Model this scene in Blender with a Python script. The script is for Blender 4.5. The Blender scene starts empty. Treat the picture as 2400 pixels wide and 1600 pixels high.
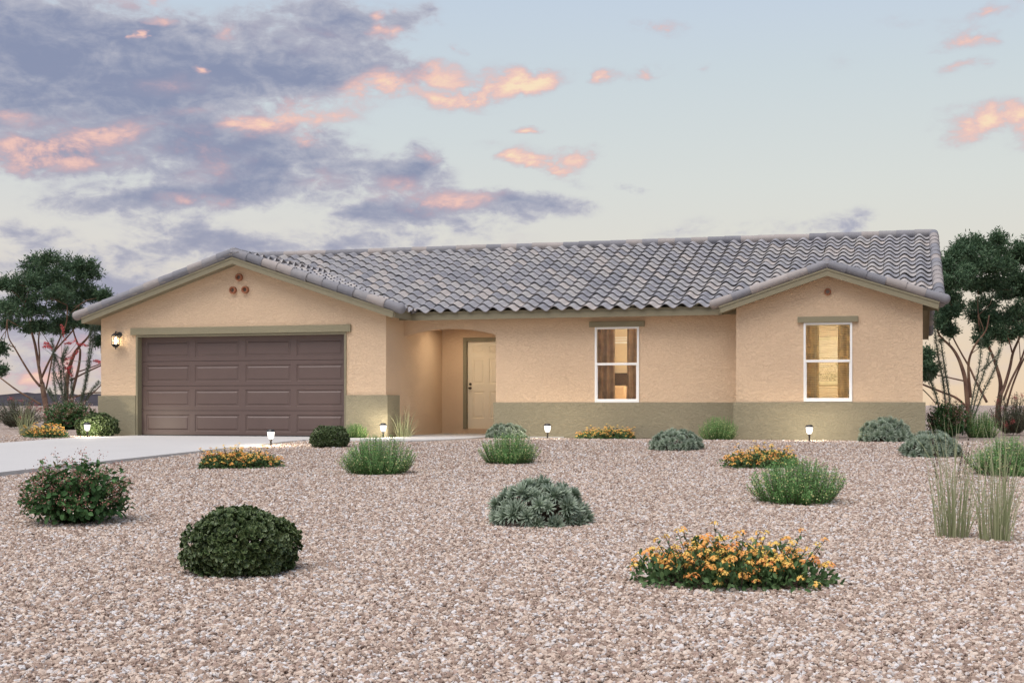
import bpy, bmesh, math, random
import numpy as np
from mathutils import Vector, Matrix

random.seed(11)
RNG = np.random.default_rng(7)
scene = bpy.context.scene
COL = scene.collection
R = math.radians

# ------------------------------------------------------------------ helpers
def tag(o, label=None, cat=None, group=None, kind=None):
    if label: o['label'] = label
    if cat: o['category'] = cat
    if group: o['group'] = group
    if kind: o['kind'] = kind
    return o

def empty(name, loc=(0, 0, 0), rz=0.0):
    o = bpy.data.objects.new(name, None)
    COL.objects.link(o)
    o.location = loc
    o.rotation_euler = (0, 0, rz)
    o.empty_display_size = 0.1
    return o

class G:
    """collects vertices and faces (tris, quads or n-gons) plus point attributes"""
    def __init__(s):
        s.V = []; s.F = []; s.n = 0; s.A = {}
    def add(s, V, F, **attrs):
        V = np.asarray(V, float).reshape(-1, 3)
        k = len(V)
        for f in (F if isinstance(F, list) else [F]):
            f = np.asarray(f, np.int64)
            if f.size: s.F.append(f.reshape(-1, f.shape[-1]) + s.n)
        for a in set(s.A) | set(attrs):
            if a not in s.A: s.A[a] = [np.zeros(s.n)]
            s.A[a].append(np.broadcast_to(np.asarray(attrs.get(a, 0.0), float), (k,)))
        s.V.append(V); s.n += k
    def box(s, x0, x1, y0, y1, z0, z1):
        V = [(x0,y0,z0),(x1,y0,z0),(x1,y1,z0),(x0,y1,z0),(x0,y0,z1),(x1,y0,z1),(x1,y1,z1),(x0,y1,z1)]
        s.add(V, [[(0,3,2,1),(4,5,6,7),(0,1,5,4),(1,2,6,5),(2,3,7,6),(3,0,4,7)]])
    def prism(s, poly, axis, a0, a1):
        """poly in the two other axes, extruded along axis ('x','y','z') from a0 to a1"""
        n = len(poly)
        def p(q, a):
            return (a, q[0], q[1]) if axis == 'x' else (q[0], a, q[1]) if axis == 'y' else (q[0], q[1], a)
        V = [p(q, a0) for q in poly] + [p(q, a1) for q in poly]
        s.add(V, [np.array([tuple(range(n))]), np.array([tuple(range(2*n-1, n-1, -1))]),
                  np.array([(i, i+n, (i+1) % n + n, (i+1) % n) for i in range(n)])])
    def tube(s, pts, rad, seg=8, cap=True, **attrs):
        pts = np.asarray(pts, float); n = len(pts)
        rad = np.broadcast_to(np.asarray(rad, float), (n,))
        T = np.gradient(pts, axis=0); T /= np.linalg.norm(T, axis=1)[:, None] + 1e-9
        ref = np.array([0, 0, 1.0]) if abs(T[:, 2]).mean() < .8 else np.array([1.0, 0, 0])
        U = np.cross(T, ref); U /= np.linalg.norm(U, axis=1)[:, None] + 1e-9
        W = np.cross(T, U)
        a = np.linspace(0, 2*np.pi, seg, endpoint=False)
        V = pts[:, None] + rad[:, None, None]*(np.cos(a)[None, :, None]*U[:, None] + np.sin(a)[None, :, None]*W[:, None])
        i, j = np.meshgrid(np.arange(n-1), np.arange(seg), indexing='ij')
        q = np.stack([i*seg+j, i*seg+(j+1) % seg, (i+1)*seg+(j+1) % seg, (i+1)*seg+j], -1).reshape(-1, 4)
        F = [q]
        if cap: F += [np.array([tuple(range(seg-1, -1, -1))]), np.array([tuple((n-1)*seg+k for k in range(seg))])]
        s.add(V.reshape(-1, 3), F, **attrs)
    def lathe(s, prof, c=(0, 0, 0), seg=16, axis='z'):
        """prof = [(radius, height)]"""
        a = np.linspace(0, 2*np.pi, seg, endpoint=False)
        V = []
        for r, h in prof:
            for t in a:
                x, y = r*math.cos(t), r*math.sin(t)
                V.append((c[0]+x, c[1]+y, c[2]+h) if axis == 'z' else (c[0]+x, c[1]+h, c[2]+y))
        n = len(prof)
        q = [(i*seg+j, i*seg+(j+1) % seg, (i+1)*seg+(j+1) % seg, (i+1)*seg+j) for i in range(n-1) for j in range(seg)]
        s.add(V, [np.array(q), np.array([tuple(range(seg-1, -1, -1))]), np.array([tuple((n-1)*seg+k for k in range(seg))])])
    def build(s, name, mat, parent=None, smooth=False, bevel=0.0, loc=None):
        me = bpy.data.meshes.new(name)
        V = np.concatenate(s.V) if s.V else np.zeros((0, 3))
        me.vertices.add(len(V)); me.vertices.foreach_set('co', V.astype(np.float32).ravel())
        tot = np.concatenate([np.full(len(f), f.shape[1]) for f in s.F])
        loops = np.concatenate([f.ravel() for f in s.F])
        me.loops.add(len(loops)); me.loops.foreach_set('vertex_index', loops.astype(np.int32))
        me.polygons.add(len(tot))
        st = np.concatenate([[0], np.cumsum(tot)[:-1]])
        me.polygons.foreach_set('loop_start', st.astype(np.int32))
        me.polygons.foreach_set('loop_total', tot.astype(np.int32))
        me.update(calc_edges=True)
        for a, L in s.A.items():
            v = np.concatenate(L)
            at = me.attributes.new(a, 'FLOAT', 'POINT'); at.data.foreach_set('value', v.astype(np.float32))
        me.polygons.foreach_set('use_smooth', np.full(len(tot), bool(smooth)))
        me.validate(verbose=False); me.update()
        if mat: me.materials.append(mat)
        o = bpy.data.objects.new(name, me); COL.objects.link(o)
        if parent: o.parent = parent
        if loc: o.location = loc
        if bevel:
            b = o.modifiers.new('bevel', 'BEVEL'); b.width = bevel; b.segments = 2; b.limit_method = 'ANGLE'
        return o

def fix_normals(o):
    bm = bmesh.new(); bm.from_mesh(o.data); bmesh.ops.recalc_face_normals(bm, faces=bm.faces); bm.to_mesh(o.data); bm.free()
    return o

def copy_thing(o, parent=None):
    c = o.copy(); COL.objects.link(c)
    if parent: c.parent = parent
    for ch in list(o.children): copy_thing(ch, c)
    return c

# ------------------------------------------------------------------ materials
def new_mat(name):
    m = bpy.data.materials.new(name); m.use_nodes = True
    nt = m.node_tree; b = nt.nodes['Principled BSDF']
    return m, nt, b

def nd(nt, t, **kw):
    n = nt.nodes.new(t)
    for k, v in kw.items(): setattr(n, k, v)
    return n

def noise(nt, scale, detail=3, rough=.5, dist=0.0, vec=None):
    n = nd(nt, 'ShaderNodeTexNoise'); n.inputs['Scale'].default_value = scale; n.inputs['Detail'].default_value = detail
    n.inputs['Roughness'].default_value = rough; n.inputs['Distortion'].default_value = dist
    if vec is not None: nt.links.new(vec, n.inputs['Vector'])
    return n

def ramp(nt, fac, stops, mode='LINEAR'):
    r = nd(nt, 'ShaderNodeValToRGB'); cr = r.color_ramp; cr.interpolation = mode
    while len(cr.elements) < len(stops): cr.elements.new(.5)
    for e, (p, c) in zip(cr.elements, stops):
        e.position = p; e.color = (*c, 1)
    if fac is not None: nt.links.new(fac, r.inputs[0])
    return r

def objco(nt):
    return nd(nt, 'ShaderNodeTexCoord').outputs['Object']

def bump(nt, b, h, strength, dist):
    n = nd(nt, 'ShaderNodeBump'); n.inputs['Strength'].default_value = strength; n.inputs['Distance'].default_value = dist
    nt.links.new(h, n.inputs['Height']); nt.links.new(n.outputs[0], b.inputs['Normal'])
    return n

def sc(c, k): return tuple(min(1, x*k) for x in c)

def plain(name, c, rough=.5, metal=0.0, var=.12, scale=8.0, bmp=0.0):
    m, nt, b = new_mat(name)
    n = noise(nt, scale, 4, .6, 0, objco(nt))
    r = ramp(nt, n.outputs['Fac'], [(.3, sc(c, 1-var)), (.7, sc(c, 1+var))])
    nt.links.new(r.outputs[0], b.inputs['Base Color'])
    b.inputs['Roughness'].default_value = rough; b.inputs['Metallic'].default_value = metal
    if bmp: bump(nt, b, n.outputs['Fac'], 1.0, bmp)
    return m

def stucco(name, c, dist=.0135):
    m, nt, b = new_mat(name)
    co = objco(nt)
    mp = nd(nt, 'ShaderNodeMapping'); mp.inputs['Scale'].default_value = (1, 1, 1.7); nt.links.new(co, mp.inputs[0])
    big = noise(nt, .6, 4, .6, 0, co)
    r = ramp(nt, big.outputs['Fac'], [(.3, sc(c, .95)), (.7, sc(c, 1.04))])
    nt.links.new(r.outputs[0], b.inputs['Base Color'])
    b.inputs['Roughness'].default_value = .92; b.inputs['Specular IOR Level'].default_value = .2
    n1 = noise(nt, 16, 6, .64, 1.3, mp.outputs[0])
    rr = ramp(nt, n1.outputs['Fac'], [(.36, (0, 0, 0)), (.52, (.75, .75, .75)), (.72, (1, 1, 1))])
    n2 = noise(nt, 70, 2, .5, 0, co)
    mx = nd(nt, 'ShaderNodeMath', operation='MULTIPLY_ADD'); mx.inputs[1].default_value = .22
    nt.links.new(n2.outputs['Fac'], mx.inputs[0]); nt.links.new(rr.outputs[0], mx.inputs[2])
    bump(nt, b, mx.outputs[0], .75, dist)
    return m

def foliage(name, stops, rim=None, rough=.55, transl=.25, spec=.3, rimfrom=.55):
    """colour by the per-leaf random attribute; optional lighter leaf margin"""
    m, nt, b = new_mat(name)
    at = nd(nt, 'ShaderNodeAttribute', attribute_name='rnd')
    col = ramp(nt, at.outputs['Fac'], stops).outputs[0]
    if rim:
        a2 = nd(nt, 'ShaderNodeAttribute', attribute_name='rim')
        f = ramp(nt, a2.outputs['Fac'], [(rimfrom, (0, 0, 0)), (1.0, (1, 1, 1))])
        mx = nd(nt, 'ShaderNodeMix', data_type='RGBA'); mx.inputs['B'].default_value = (*rim, 1)
        nt.links.new(f.outputs[0], mx.inputs['Factor']); nt.links.new(col, mx.inputs['A']); col = mx.outputs['Result']
    nt.links.new(col, b.inputs['Base Color'])
    b.inputs['Roughness'].default_value = rough; b.inputs['Specular IOR Level'].default_value = spec
    if transl:
        tr = nd(nt, 'ShaderNodeBsdfTranslucent'); nt.links.new(col, tr.inputs['Color'])
        ms = nd(nt, 'ShaderNodeMixShader'); ms.inputs[0].default_value = transl
        out = nt.nodes['Material Output']
        nt.links.new(b.outputs[0], ms.inputs[1]); nt.links.new(tr.outputs[0], ms.inputs[2]); nt.links.new(ms.outputs[0], out.inputs['Surface'])
    return m

def emit(name, c, k):
    m = bpy.data.materials.new(name); m.use_nodes = True; nt = m.node_tree
    b = nt.nodes['Principled BSDF']
    b.inputs['Base Color'].default_value = (*c, 1); b.inputs['Emission Color'].default_value = (*c, 1); b.inputs['Emission Strength'].default_value = k
    return m

def glass(name, tint=(1, 1, 1), refl=1.0):
    m = bpy.data.materials.new(name); m.use_nodes = True; nt = m.node_tree; nt.nodes.clear()
    out = nd(nt, 'ShaderNodeOutputMaterial'); t = nd(nt, 'ShaderNodeBsdfTransparent'); t.inputs[0].default_value = (*tint, 1)
    g = nd(nt, 'ShaderNodeBsdfGlossy'); g.inputs['Roughness'].default_value = .015
    lw = nd(nt, 'ShaderNodeFresnel'); lw.inputs['IOR'].default_value = 1.5
    mu = nd(nt, 'ShaderNodeMath', operation='MULTIPLY'); mu.inputs[1].default_value = refl
    nt.links.new(lw.outputs[0], mu.inputs[0])
    ms = nd(nt, 'ShaderNodeMixShader'); nt.links.new(mu.outputs[0], ms.inputs[0]); nt.links.new(t.outputs[0], ms.inputs[1]); nt.links.new(g.outputs[0], ms.inputs[2])
    nt.links.new(ms.outputs[0], out.inputs[0])
    return m

TAN = (.73, .54, .375)
OLIVE = (.315, .28, .195)
M = {}
M['stucco'] = stucco('tan_stucco', TAN)
M['wainscot'] = stucco('olive_stucco', OLIVE)
M['trim'] = plain('olive_trim', (.235, .208, .138), .75, var=.06, scale=14)
M['header'] = stucco('olive_header', (.28, .25, .17), .005)
M['soffit'] = plain('olive_soffit', (.235, .208, .138), .85, var=.05)
M['garage'] = plain('brown_steel', (.122, .082, .074), .42, var=.04, scale=3)
M['door'] = plain('beige_door', (.86, .75, .58), .5, var=.03, scale=3)
M['white'] = plain('white_vinyl', (.9, .9, .89), .35, var=.02)
M['black'] = plain('black_metal', (.018, .018, .02), .4, var=.3)
M['bronze'] = plain('bronze_metal', (.09, .07, .05), .35, .8, var=.2)
M['clay'] = plain('terracotta', (.34, .135, .07), .8, var=.15, scale=20)
M['vent_in'] = plain('vent_mesh', (.2, .15, .12), .9)
M['plaster'] = plain('interior_plaster', (.72, .6, .44), .9, var=.03)
M['curtain'] = plain('brown_curtain', (.50, .40, .31), .9, var=.25, scale=5)
M['curtain2'] = plain('gold_curtain', (.66, .55, .36), .9, var=.3, scale=6)
for k in ('curtain', 'curtain2'):   # thin cloth: the room light comes through it
    nt_ = M[k].node_tree; b_ = nt_.nodes['Principled BSDF']; t_ = nd(nt_, 'ShaderNodeBsdfTranslucent'); x_ = nd(nt_, 'ShaderNodeMixShader'); x_.inputs[0].default_value = .6
    nt_.links.new(b_.inputs['Base Color'].links[0].from_socket, t_.inputs[0]); nt_.links.new(b_.outputs[0], x_.inputs[1]); nt_.links.new(t_.outputs[0], x_.inputs[2])
    nt_.links.new(x_.outputs[0], nt_.nodes['Material Output'].inputs[0])
M['bed'] = plain('bed_linen', (.75, .55, .36), .9, var=.1)
M['wood'] = plain('dark_wood', (.06, .035, .022), .5, var=.3)
M['pic_frame'] = plain('cream_frame', (.8, .75, .55), .5)
M['glass'] = glass('window_glass', (.96, .97, .93), 1.5)
M['clear'] = glass('lantern_glass', (.98, .97, .93), .8)
def frosted(name, c, k, t):
    m = bpy.data.materials.new(name); m.use_nodes = True; nt = m.node_tree; nt.nodes.clear()
    out = nd(nt, 'ShaderNodeOutputMaterial'); tr = nd(nt, 'ShaderNodeBsdfTransparent'); e = nd(nt, 'ShaderNodeEmission')
    e.inputs[0].default_value = (*c, 1); e.inputs[1].default_value = k
    ms = nd(nt, 'ShaderNodeMixShader'); ms.inputs[0].default_value = 1-t
    nt.links.new(tr.outputs[0], ms.inputs[1]); nt.links.new(e.outputs[0], ms.inputs[2]); nt.links.new(ms.outputs[0], out.inputs[0])
    return m
M['lens'] = frosted('lit_lens', (1.0, .95, .86), 2.6, .4)
M['bulb'] = emit('lit_bulb', (1.0, .82, .55), 24.0)
M['porch'] = emit('porch_lens', (1.0, .84, .62), 110.0)
M['roomlamp'] = emit('room_lamp', (1.0, .92, .76), 165.0)
M['bark'] = None

def tile_mat(name, pal):
    m, nt, b = new_mat(name)
    ge = nd(nt, 'ShaderNodeNewGeometry')
    r = ramp(nt, ge.outputs['Random Per Island'], pal, 'CONSTANT')
    co = objco(nt)
    n = noise(nt, 9, 5, .65, .3, co)
    mx = nd(nt, 'ShaderNodeMix', data_type='RGBA', blend_type='MULTIPLY'); mx.inputs['Factor'].default_value = 1
    r2 = ramp(nt, n.outputs['Fac'], [(.25, (.86, .86, .87)), (.75, (1.08, 1.07, 1.05))])
    nt.links.new(r.outputs[0], mx.inputs['A']); nt.links.new(r2.outputs[0], mx.inputs['B'])
    nt.links.new(mx.outputs['Result'], b.inputs['Base Color'])
    b.inputs['Roughness'].default_value = .8; b.inputs['Specular IOR Level'].default_value = .35
    n2 = noise(nt, 120, 3, .6, 0, co); bump(nt, b, n2.outputs['Fac'], .35, .004)
    return m
M['tile'] = tile_mat('concrete_tile', [(0, (.25, .25, .278)), (.14, (.29, .288, .31)), (.34, (.33, .322, .335)), (.54, (.37, .354, .352)), (.74, (.405, .372, .36)), (.88, (.305, .30, .325))])
M['trimtile'] = tile_mat('shaded_barrel_tile', [(0, (.185, .187, .212)), (.25, (.215, .215, .24)), (.48, (.30, .275, .27)), (.66, (.25, .245, .26)), (.82, (.335, .305, .298))])  # ridge and rake tiles: roof tile darkened, their weaker light painted into the palette

def bark_mat():
    m, nt, b = new_mat('smooth_bark')
    co = objco(nt)
    mp = nd(nt, 'ShaderNodeMapping'); mp.inputs['Scale'].default_value = (1, 1, .45); nt.links.new(co, mp.inputs[0])
    n = noise(nt, 5, 5, .6, .6, mp.outputs[0])
    r = ramp(nt, n.outputs['Fac'], [(.25, (.085, .045, .032)), (.48, (.17, .092, .062)), (.6, (.24, .15, .095)), (.8, (.36, .26, .16))])
    nt.links.new(r.outputs[0], b.inputs['Base Color']); b.inputs['Roughness'].default_value = .85
    bump(nt, b, n.outputs['Fac'], .5, .02)
    return m
M['bark'] = bark_mat()

STONES = [(0, (0.265, 0.193, 0.158)), (0.11, (0.335, 0.249, 0.202)), (0.29, (0.403, 0.313, 0.258)), (0.42, (0.541, 0.437, 0.37)), (0.62, (0.594, 0.505, 0.438)), (0.74, (0.377, 0.278, 0.237)), (0.81, (0.529, 0.487, 0.471)), (0.91, (0.619, 0.597, 0.6))]
def stone_mat():
    m, nt, b = new_mat('river_stone')
    oi = nd(nt, 'ShaderNodeObjectInfo')
    r = ramp(nt, oi.outputs['Random'], STONES, 'CONSTANT')
    n = noise(nt, 1.6, 3, .6, 0, objco(nt))
    mx = nd(nt, 'ShaderNodeMix', data_type='RGBA', blend_type='MULTIPLY'); mx.inputs['Factor'].default_value = 1
    r2 = ramp(nt, n.outputs['Fac'], [(.3, (.85, .84, .83)), (.7, (1.1, 1.1, 1.1))])
    nt.links.new(r.outputs[0], mx.inputs['A']); nt.links.new(r2.outputs[0], mx.inputs['B'])
    nt.links.new(mx.outputs['Result'], b.inputs['Base Color']); b.inputs['Roughness'].default_value = .85
    b.inputs['Specular IOR Level'].default_value = .25
    return m
M['stone'] = stone_mat()

def gravel_mat():
    m, nt, b = new_mat('gravel_ground')
    co = nd(nt, 'ShaderNodeTexCoord').outputs['Object']
    v = nd(nt, 'ShaderNodeTexVoronoi'); v.inputs['Scale'].default_value = 30; nt.links.new(co, v.inputs['Vector'])
    sep = nd(nt, 'ShaderNodeSeparateColor'); nt.links.new(v.outputs['Color'], sep.inputs[0])
    r = ramp(nt, sep.outputs[0], STONES, 'CONSTANT')
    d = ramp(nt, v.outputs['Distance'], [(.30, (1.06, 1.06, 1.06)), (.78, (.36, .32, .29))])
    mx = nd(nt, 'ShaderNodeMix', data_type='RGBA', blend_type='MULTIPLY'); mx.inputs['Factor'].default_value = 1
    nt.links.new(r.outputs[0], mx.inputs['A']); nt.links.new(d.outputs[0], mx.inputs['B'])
    nt.links.new(mx.outputs['Result'], b.inputs['Base Color']); b.inputs['Roughness'].default_value = .9; b.inputs['Specular IOR Level'].default_value = .2
    inv = nd(nt, 'ShaderNodeMath', operation='SUBTRACT'); inv.inputs[0].default_value = 1
    nt.links.new(v.outputs['Distance'], inv.inputs[1])
    bump(nt, b, inv.outputs[0], .9, .02)
    return m
M['gravel'] = gravel_mat()

def concrete_mat(name, c):
    m, nt, b = new_mat(name)
    co = objco(nt)
    mp = nd(nt, 'ShaderNodeMapping'); mp.inputs['Scale'].default_value = (.35, 6, 1); nt.links.new(co, mp.inputs[0])
    n = noise(nt, 2.2, 6, .65, .2, mp.outputs[0]); n3 = noise(nt, .5, 4, .6, 0, co)
    ad = nd(nt, 'ShaderNodeMath', operation='ADD'); nt.links.new(n.outputs['Fac'], ad.inputs[0]); nt.links.new(n3.outputs['Fac'], ad.inputs[1])
    r = ramp(nt, ad.outputs[0], [(.7, sc(c, .93)), (1.0, c)])
    ad.use_clamp = False
    nt.links.new(r.outputs[0], b.inputs['Base Color']); b.inputs['Roughness'].default_value = .85
    n2 = noise(nt, 160, 3, .6, 0, co); bump(nt, b, n2.outputs['Fac'], .4, .004)
    return m
M['concrete'] = concrete_mat('broomed_concrete', (.465, .455, .452))
M['slab_edge'] = M['concrete']

# ------------------------------------------------------------------ ground profile
def zg(y):
    u = -2.3 - y
    if u <= -.8: return 0.0
    if u >= .8: return -.0255*u
    return -.0255*(u+.8)**2/3.2

def zdrive(y):
    u = -2.6 - y
    if u <= -.8: return .012
    if u >= .8: return .012 - .0215*u
    return .012 - .0215*(u+.8)**2/3.2

g = G()
ys = np.concatenate([[-60], np.arange(-40, 2, .5), [4, 10, 40, 120, 400, 1200, 3000]])
xs = np.array([-2500, -600, -150, -40, -20, -10, 0, 10, 20, 40, 150, 600, 2500.0])
V = [(x, y, zg(y) - (0.0 if y < 1 else .004)) for y in ys for x in xs]
nx = len(xs)
F = [(j*nx+i, j*nx+i+1, (j+1)*nx+i+1, (j+1)*nx+i) for j in range(len(ys)-1) for i in range(nx-1)]
g.add(V, [np.array(F)])
tag(g.build('ground', M['gravel']), kind='structure', label='pinkish tan gravel yard sloping down from the house')

# driveway slab
DL, DR = -2.56, 2.62
g = G()
ys = np.concatenate([np.arange(-40, -4, 2), np.arange(-4, .16, .25)])
V = []; F = []
for y in ys:
    z = zdrive(y)
    V += [(DL, y, z-.16), (DL, y, z), (DR, y, z), (DR, y, z-.16)]
for j in range(len(ys)-1):
    for k in range(3):
        F.append((j*4+k+1, j*4+k, j*4+4+k, j*4+4+k+1))
g.add(V, [np.array(F)])
o = g.build('driveway', M['concrete']); fix_normals(o)
tag(o, kind='structure', label='pale grey concrete driveway leading to the garage')

# walkway to the entry and porch slab
walk = [(2.624, -2.35), (3.51, -2.55), (4.2, -2.62), (4.75, -2.5), (5.05, -2.2), (5.2, -1.6), (5.3, -.7), (5.36, .98), (3.44, .98), (3.62, .1), (3.55, -.55), (3.2, -.95), (2.624, -1.05)]
g = G(); g.prism(walk, 'z', -.12, .016)
o = g.build('walkway', M['concrete']); fix_normals(o); tag(o, kind='structure', label='curved concrete walk to the front entry')
g = G(); g.box(3.36, 6.9, .984, 3.55, -.12, .019)
o = g.build('porch_floor', M['concrete']); tag(o, kind='structure', label='concrete floor of the recessed entry')

# hills on the left horizon
g = G()
hx = np.linspace(-900, -400, 90); rows = [0, .35, .75, 1.0, .6, 0]
hh = np.interp(hx, [-900, -640, -600, -560, -525, -480, -430], [13, 11.3, 10.6, 9.2, 6.6, 3.0, 0]) + .25*np.sin(hx/17) + RNG.normal(0, .12, 90)
hh = np.where(hx > -430, 0, hh)
V = []
for k, rr in enumerate(rows):
    for i, x in enumerate(hx):
        V.append((x, 820 + k*60 + RNG.normal(0, 8), -2 + max(0, hh[i])*rr*(1+RNG.normal(0, .06))))
F = [(k*90+i, k*90+i+1, (k+1)*90+i+1, (k+1)*90+i) for k in range(len(rows)-1) for i in range(89)]
g.add(V, [np.array(F)])
M['hill'] = plain('dark_hill', (.022, .015, .022), .95, var=.3, scale=.03)
tag(g.build('hills', M['hill'], smooth=True), kind='structure', label='low dark purple hills on the left horizon')
# ------------------------------------------------------------------ house
house = empty('stucco_house', (0, 0, 0))
tag(house, 'tan stucco single storey house with olive wainscot and grey tile roof', 'house')
GX, YM, YW = 3.357, 1.06, .45
WL, WR, WC = 10.497, 13.99, 12.245
TH = .16
YE, YR, YB = .74, 6.65, 12.56
RX = 14.28

def zgar(x): return 3.801 - abs(x)/3
def zmain(y): return 2.581 + (min(y, 2*YR-y) - YE)/3
def zwing(x): return 3.272 - abs(x-WC)/3

# --- walls
g = G()
zt = lambda x: zgar(x) - .115
OPX, OPZ = 2.4385, 2.157
g.prism([(-GX, 0), (-OPX, 0), (-OPX, OPZ), (-OPX, zt(OPX)), (-GX, zt(GX))], 'y', 0, TH)
g.prism([(OPX, 0), (GX, 0), (GX, zt(GX)), (OPX, zt(OPX))], 'y', 0, TH)
g.prism([(-OPX, OPZ), (OPX, OPZ), (OPX, zt(OPX)), (0, zt(0)), (-OPX, zt(OPX))], 'y', 0, TH)
g.box(-GX, -GX+TH, TH, 12.24, 0, zt(GX))
g.box(GX-TH, GX, TH, 3.55, 0, zt(GX))
o = g.build('garage_wall', M['stucco'], house); fix_normals(o)

g = G()
AX0, AX1 = GX, 5.408
zs, zc = 2.147, 2.293
arc = []
c = (AX1-AX0)/2; sag = zc-zs; rad = (c*c+sag*sag)/(2*sag)
for i in range(25):
    x = AX0 + (AX1-AX0)*i/24
    arc.append((x, zc - rad + math.sqrt(max(0, rad*rad-(x-(AX0+c))**2))))
ztop = zmain(YM) - .115
g.prism(arc + [(AX1, ztop), (AX0, ztop)], 'y', YM, YM+.2)
W1 = (7.538, 8.46, .727, 2.272)
g.prism([(AX1, 0), (W1[0], 0), (W1[0], ztop), (AX1, ztop)], 'y', YM, YM+.2)
g.prism([(W1[0], 0), (W1[1], 0), (W1[1], W1[2]), (W1[0], W1[2])], 'y', YM, YM+.2)
g.prism([(W1[0], W1[3]), (W1[1], W1[3]), (W1[1], ztop), (W1[0], ztop)], 'y', YM, YM+.2)
g.prism([(W1[1], 0), (WL+TH, 0), (WL+TH, ztop), (W1[1], ztop)], 'y', YM, YM+.2)
o = g.build('front_wall', M['stucco'], house); fix_normals(o)

g = G()
zt = lambda x: zwing(x) - .115
W2 = (11.79, 12.702, .738, 2.256)
g.prism([(WL, 0), (W2[0], 0), (W2[0], zt(W2[0])), (WL, zt(WL))], 'y', YW, YW+TH)
g.prism([(W2[0], 0), (W2[1], 0), (W2[1], W2[2]), (W2[0], W2[2])], 'y', YW, YW+TH)
g.prism([(W2[0], W2[3]), (W2[1], W2[3]), (W2[1], zt(W2[1])), (WC, zt(WC)), (W2[0], zt(W2[0]))], 'y', YW, YW+TH)
g.prism([(W2[1], 0), (WR, 0), (WR, zt(WR)), (W2[1], zt(W2[1]))], 'y', YW, YW+TH)
g.box(WL, WL+TH, YW+TH, YM, 0, zt(WL))
o = g.build('wing_wall', M['stucco'], house); fix_normals(o)

g = G()   # right gable end, rear wall, porch back wall
zt2 = lambda y: zmain(y) - .115
g.prism([(YW+TH, 0), (12.24, 0), (12.24, zt2(12.24)), (YR, zt2(YR)), (YW+TH, zt2(YW+TH))], 'x', WR-TH, WR)
g.box(-GX+TH, WR-TH, 12.08, 12.24, 0, zt2(12.24))
g.prism([(YW+TH, 2.4), (12.24, 2.4), (YR, zt2(YR))], 'x', -GX+TH+.001, -GX+TH+.1)
o = g.build('side_wall', M['stucco'], house); fix_normals(o)

DX0, DX1, DZ0, DZ1 = 3.965, 4.88, .131, 2.135
g = G()
YP = 3.55
g.prism([(GX, 0), (DX0, 0), (DX0, 2.44), (GX, 2.44)], 'y', YP, YP+TH)
g.prism([(DX1, 0), (7.0, 0), (7.0, 2.44), (DX1, 2.44)], 'y', YP, YP+TH)
g.prism([(DX0, 0), (DX1, 0), (DX1, DZ0), (DX0, DZ0)], 'y', YP, YP+TH)
g.prism([(DX0, DZ1), (DX1, DZ1), (DX1, 2.44), (DX0, 2.44)], 'y', YP, YP+TH)
g.box(6.4, 6.55, YM+.2, YP, 0, 2.44)
o = g.build('porch_wall', M['stucco'], house); fix_normals(o)
g = G(); g.box(GX, 7.0, YM+.2, YP+TH, 2.44, 2.52)
g.build('porch_ceiling', M['stucco'], house)

# --- wainscot (5 cm proud of the walls)
P = .05
g = G()
g.prism([(-GX-P, -P), (-2.478, -P), (-2.478, 0), (-GX, 0), (-GX, 1.0), (-GX-P, 1.0)], 'z', 0, .879)
fix_normals(g.build('wainscot', M['wainscot'], house, bevel=.006))
g = G()
g.prism([(2.478, -P), (GX+P, -P), (GX+P, .668), (GX, .668), (GX, 0), (2.478, 0)], 'z', 0, .879)
fix_normals(g.build('wainscot', M['wainscot'], house, bevel=.006))
if False: g.box(2.478, GX+P, -P, 0, 0, .879)
g = G()
g.box(5.371, WL-P, YM-P, YM, 0, .727)
g.build('wainscot', M['wainscot'], house, bevel=.006)
g = G()
g.prism([(WL-P, YW-P), (WR+P, YW-P), (WR+P, 12.2), (WR, 12.2), (WR, YW), (WL, YW), (WL, YM), (WL-P, YM)], 'z', 0, .728)
fix_normals(g.build('wainscot', M['wainscot'], house, bevel=.006))

# --- garage door
g = G()   # casing and jamb lining
e_ = .006
g.prism([(-2.478, 0), (-OPX+e_, 0), (-OPX+e_, OPZ-e_), (OPX-e_, OPZ-e_), (OPX-e_, 0), (2.478, 0), (2.478, OPZ+.035), (-2.478, OPZ+.035)], 'y', -.028, .149)
fix_normals(g.build('door_casing', M['trim'], house, bevel=.004))
g = G(); g.box(-2.597, 2.584, -.055, 0, 2.197, 2.351)
g.build('door_header', M['header'], house, bevel=.006)

def panel_sheet(g, xb, zb, holes, y, rings):
    """grid sheet at depth y with moulded panels in the cells listed in holes"""
    for i in range(len(xb)-1):
        for j in range(len(zb)-1):
            x0, x1, z0, z1 = xb[i], xb[i+1], zb[j], zb[j+1]
            if (i, j) not in holes:
                g.add([(x0, y, z0), (x1, y, z0), (x1, y, z1), (x0, y, z1)], [[(0, 1, 2, 3)]]); continue
            V = []; F = []
            for ins, dy in rings:
                V += [(x0+ins, y+dy, z0+ins), (x1-ins, y+dy, z0+ins), (x1-ins, y+dy, z1-ins), (x0+ins, y+dy, z1-ins)]
            for k in range(len(rings)-1):
                for q in range(4):
                    F.append((k*4+q, k*4+(q+1) % 4, k*4+4+(q+1) % 4, k*4+4+q))
            k = (len(rings)-1)*4; F.append((k, k+1, k+2, k+3))
            g.add(V, [F])

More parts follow.
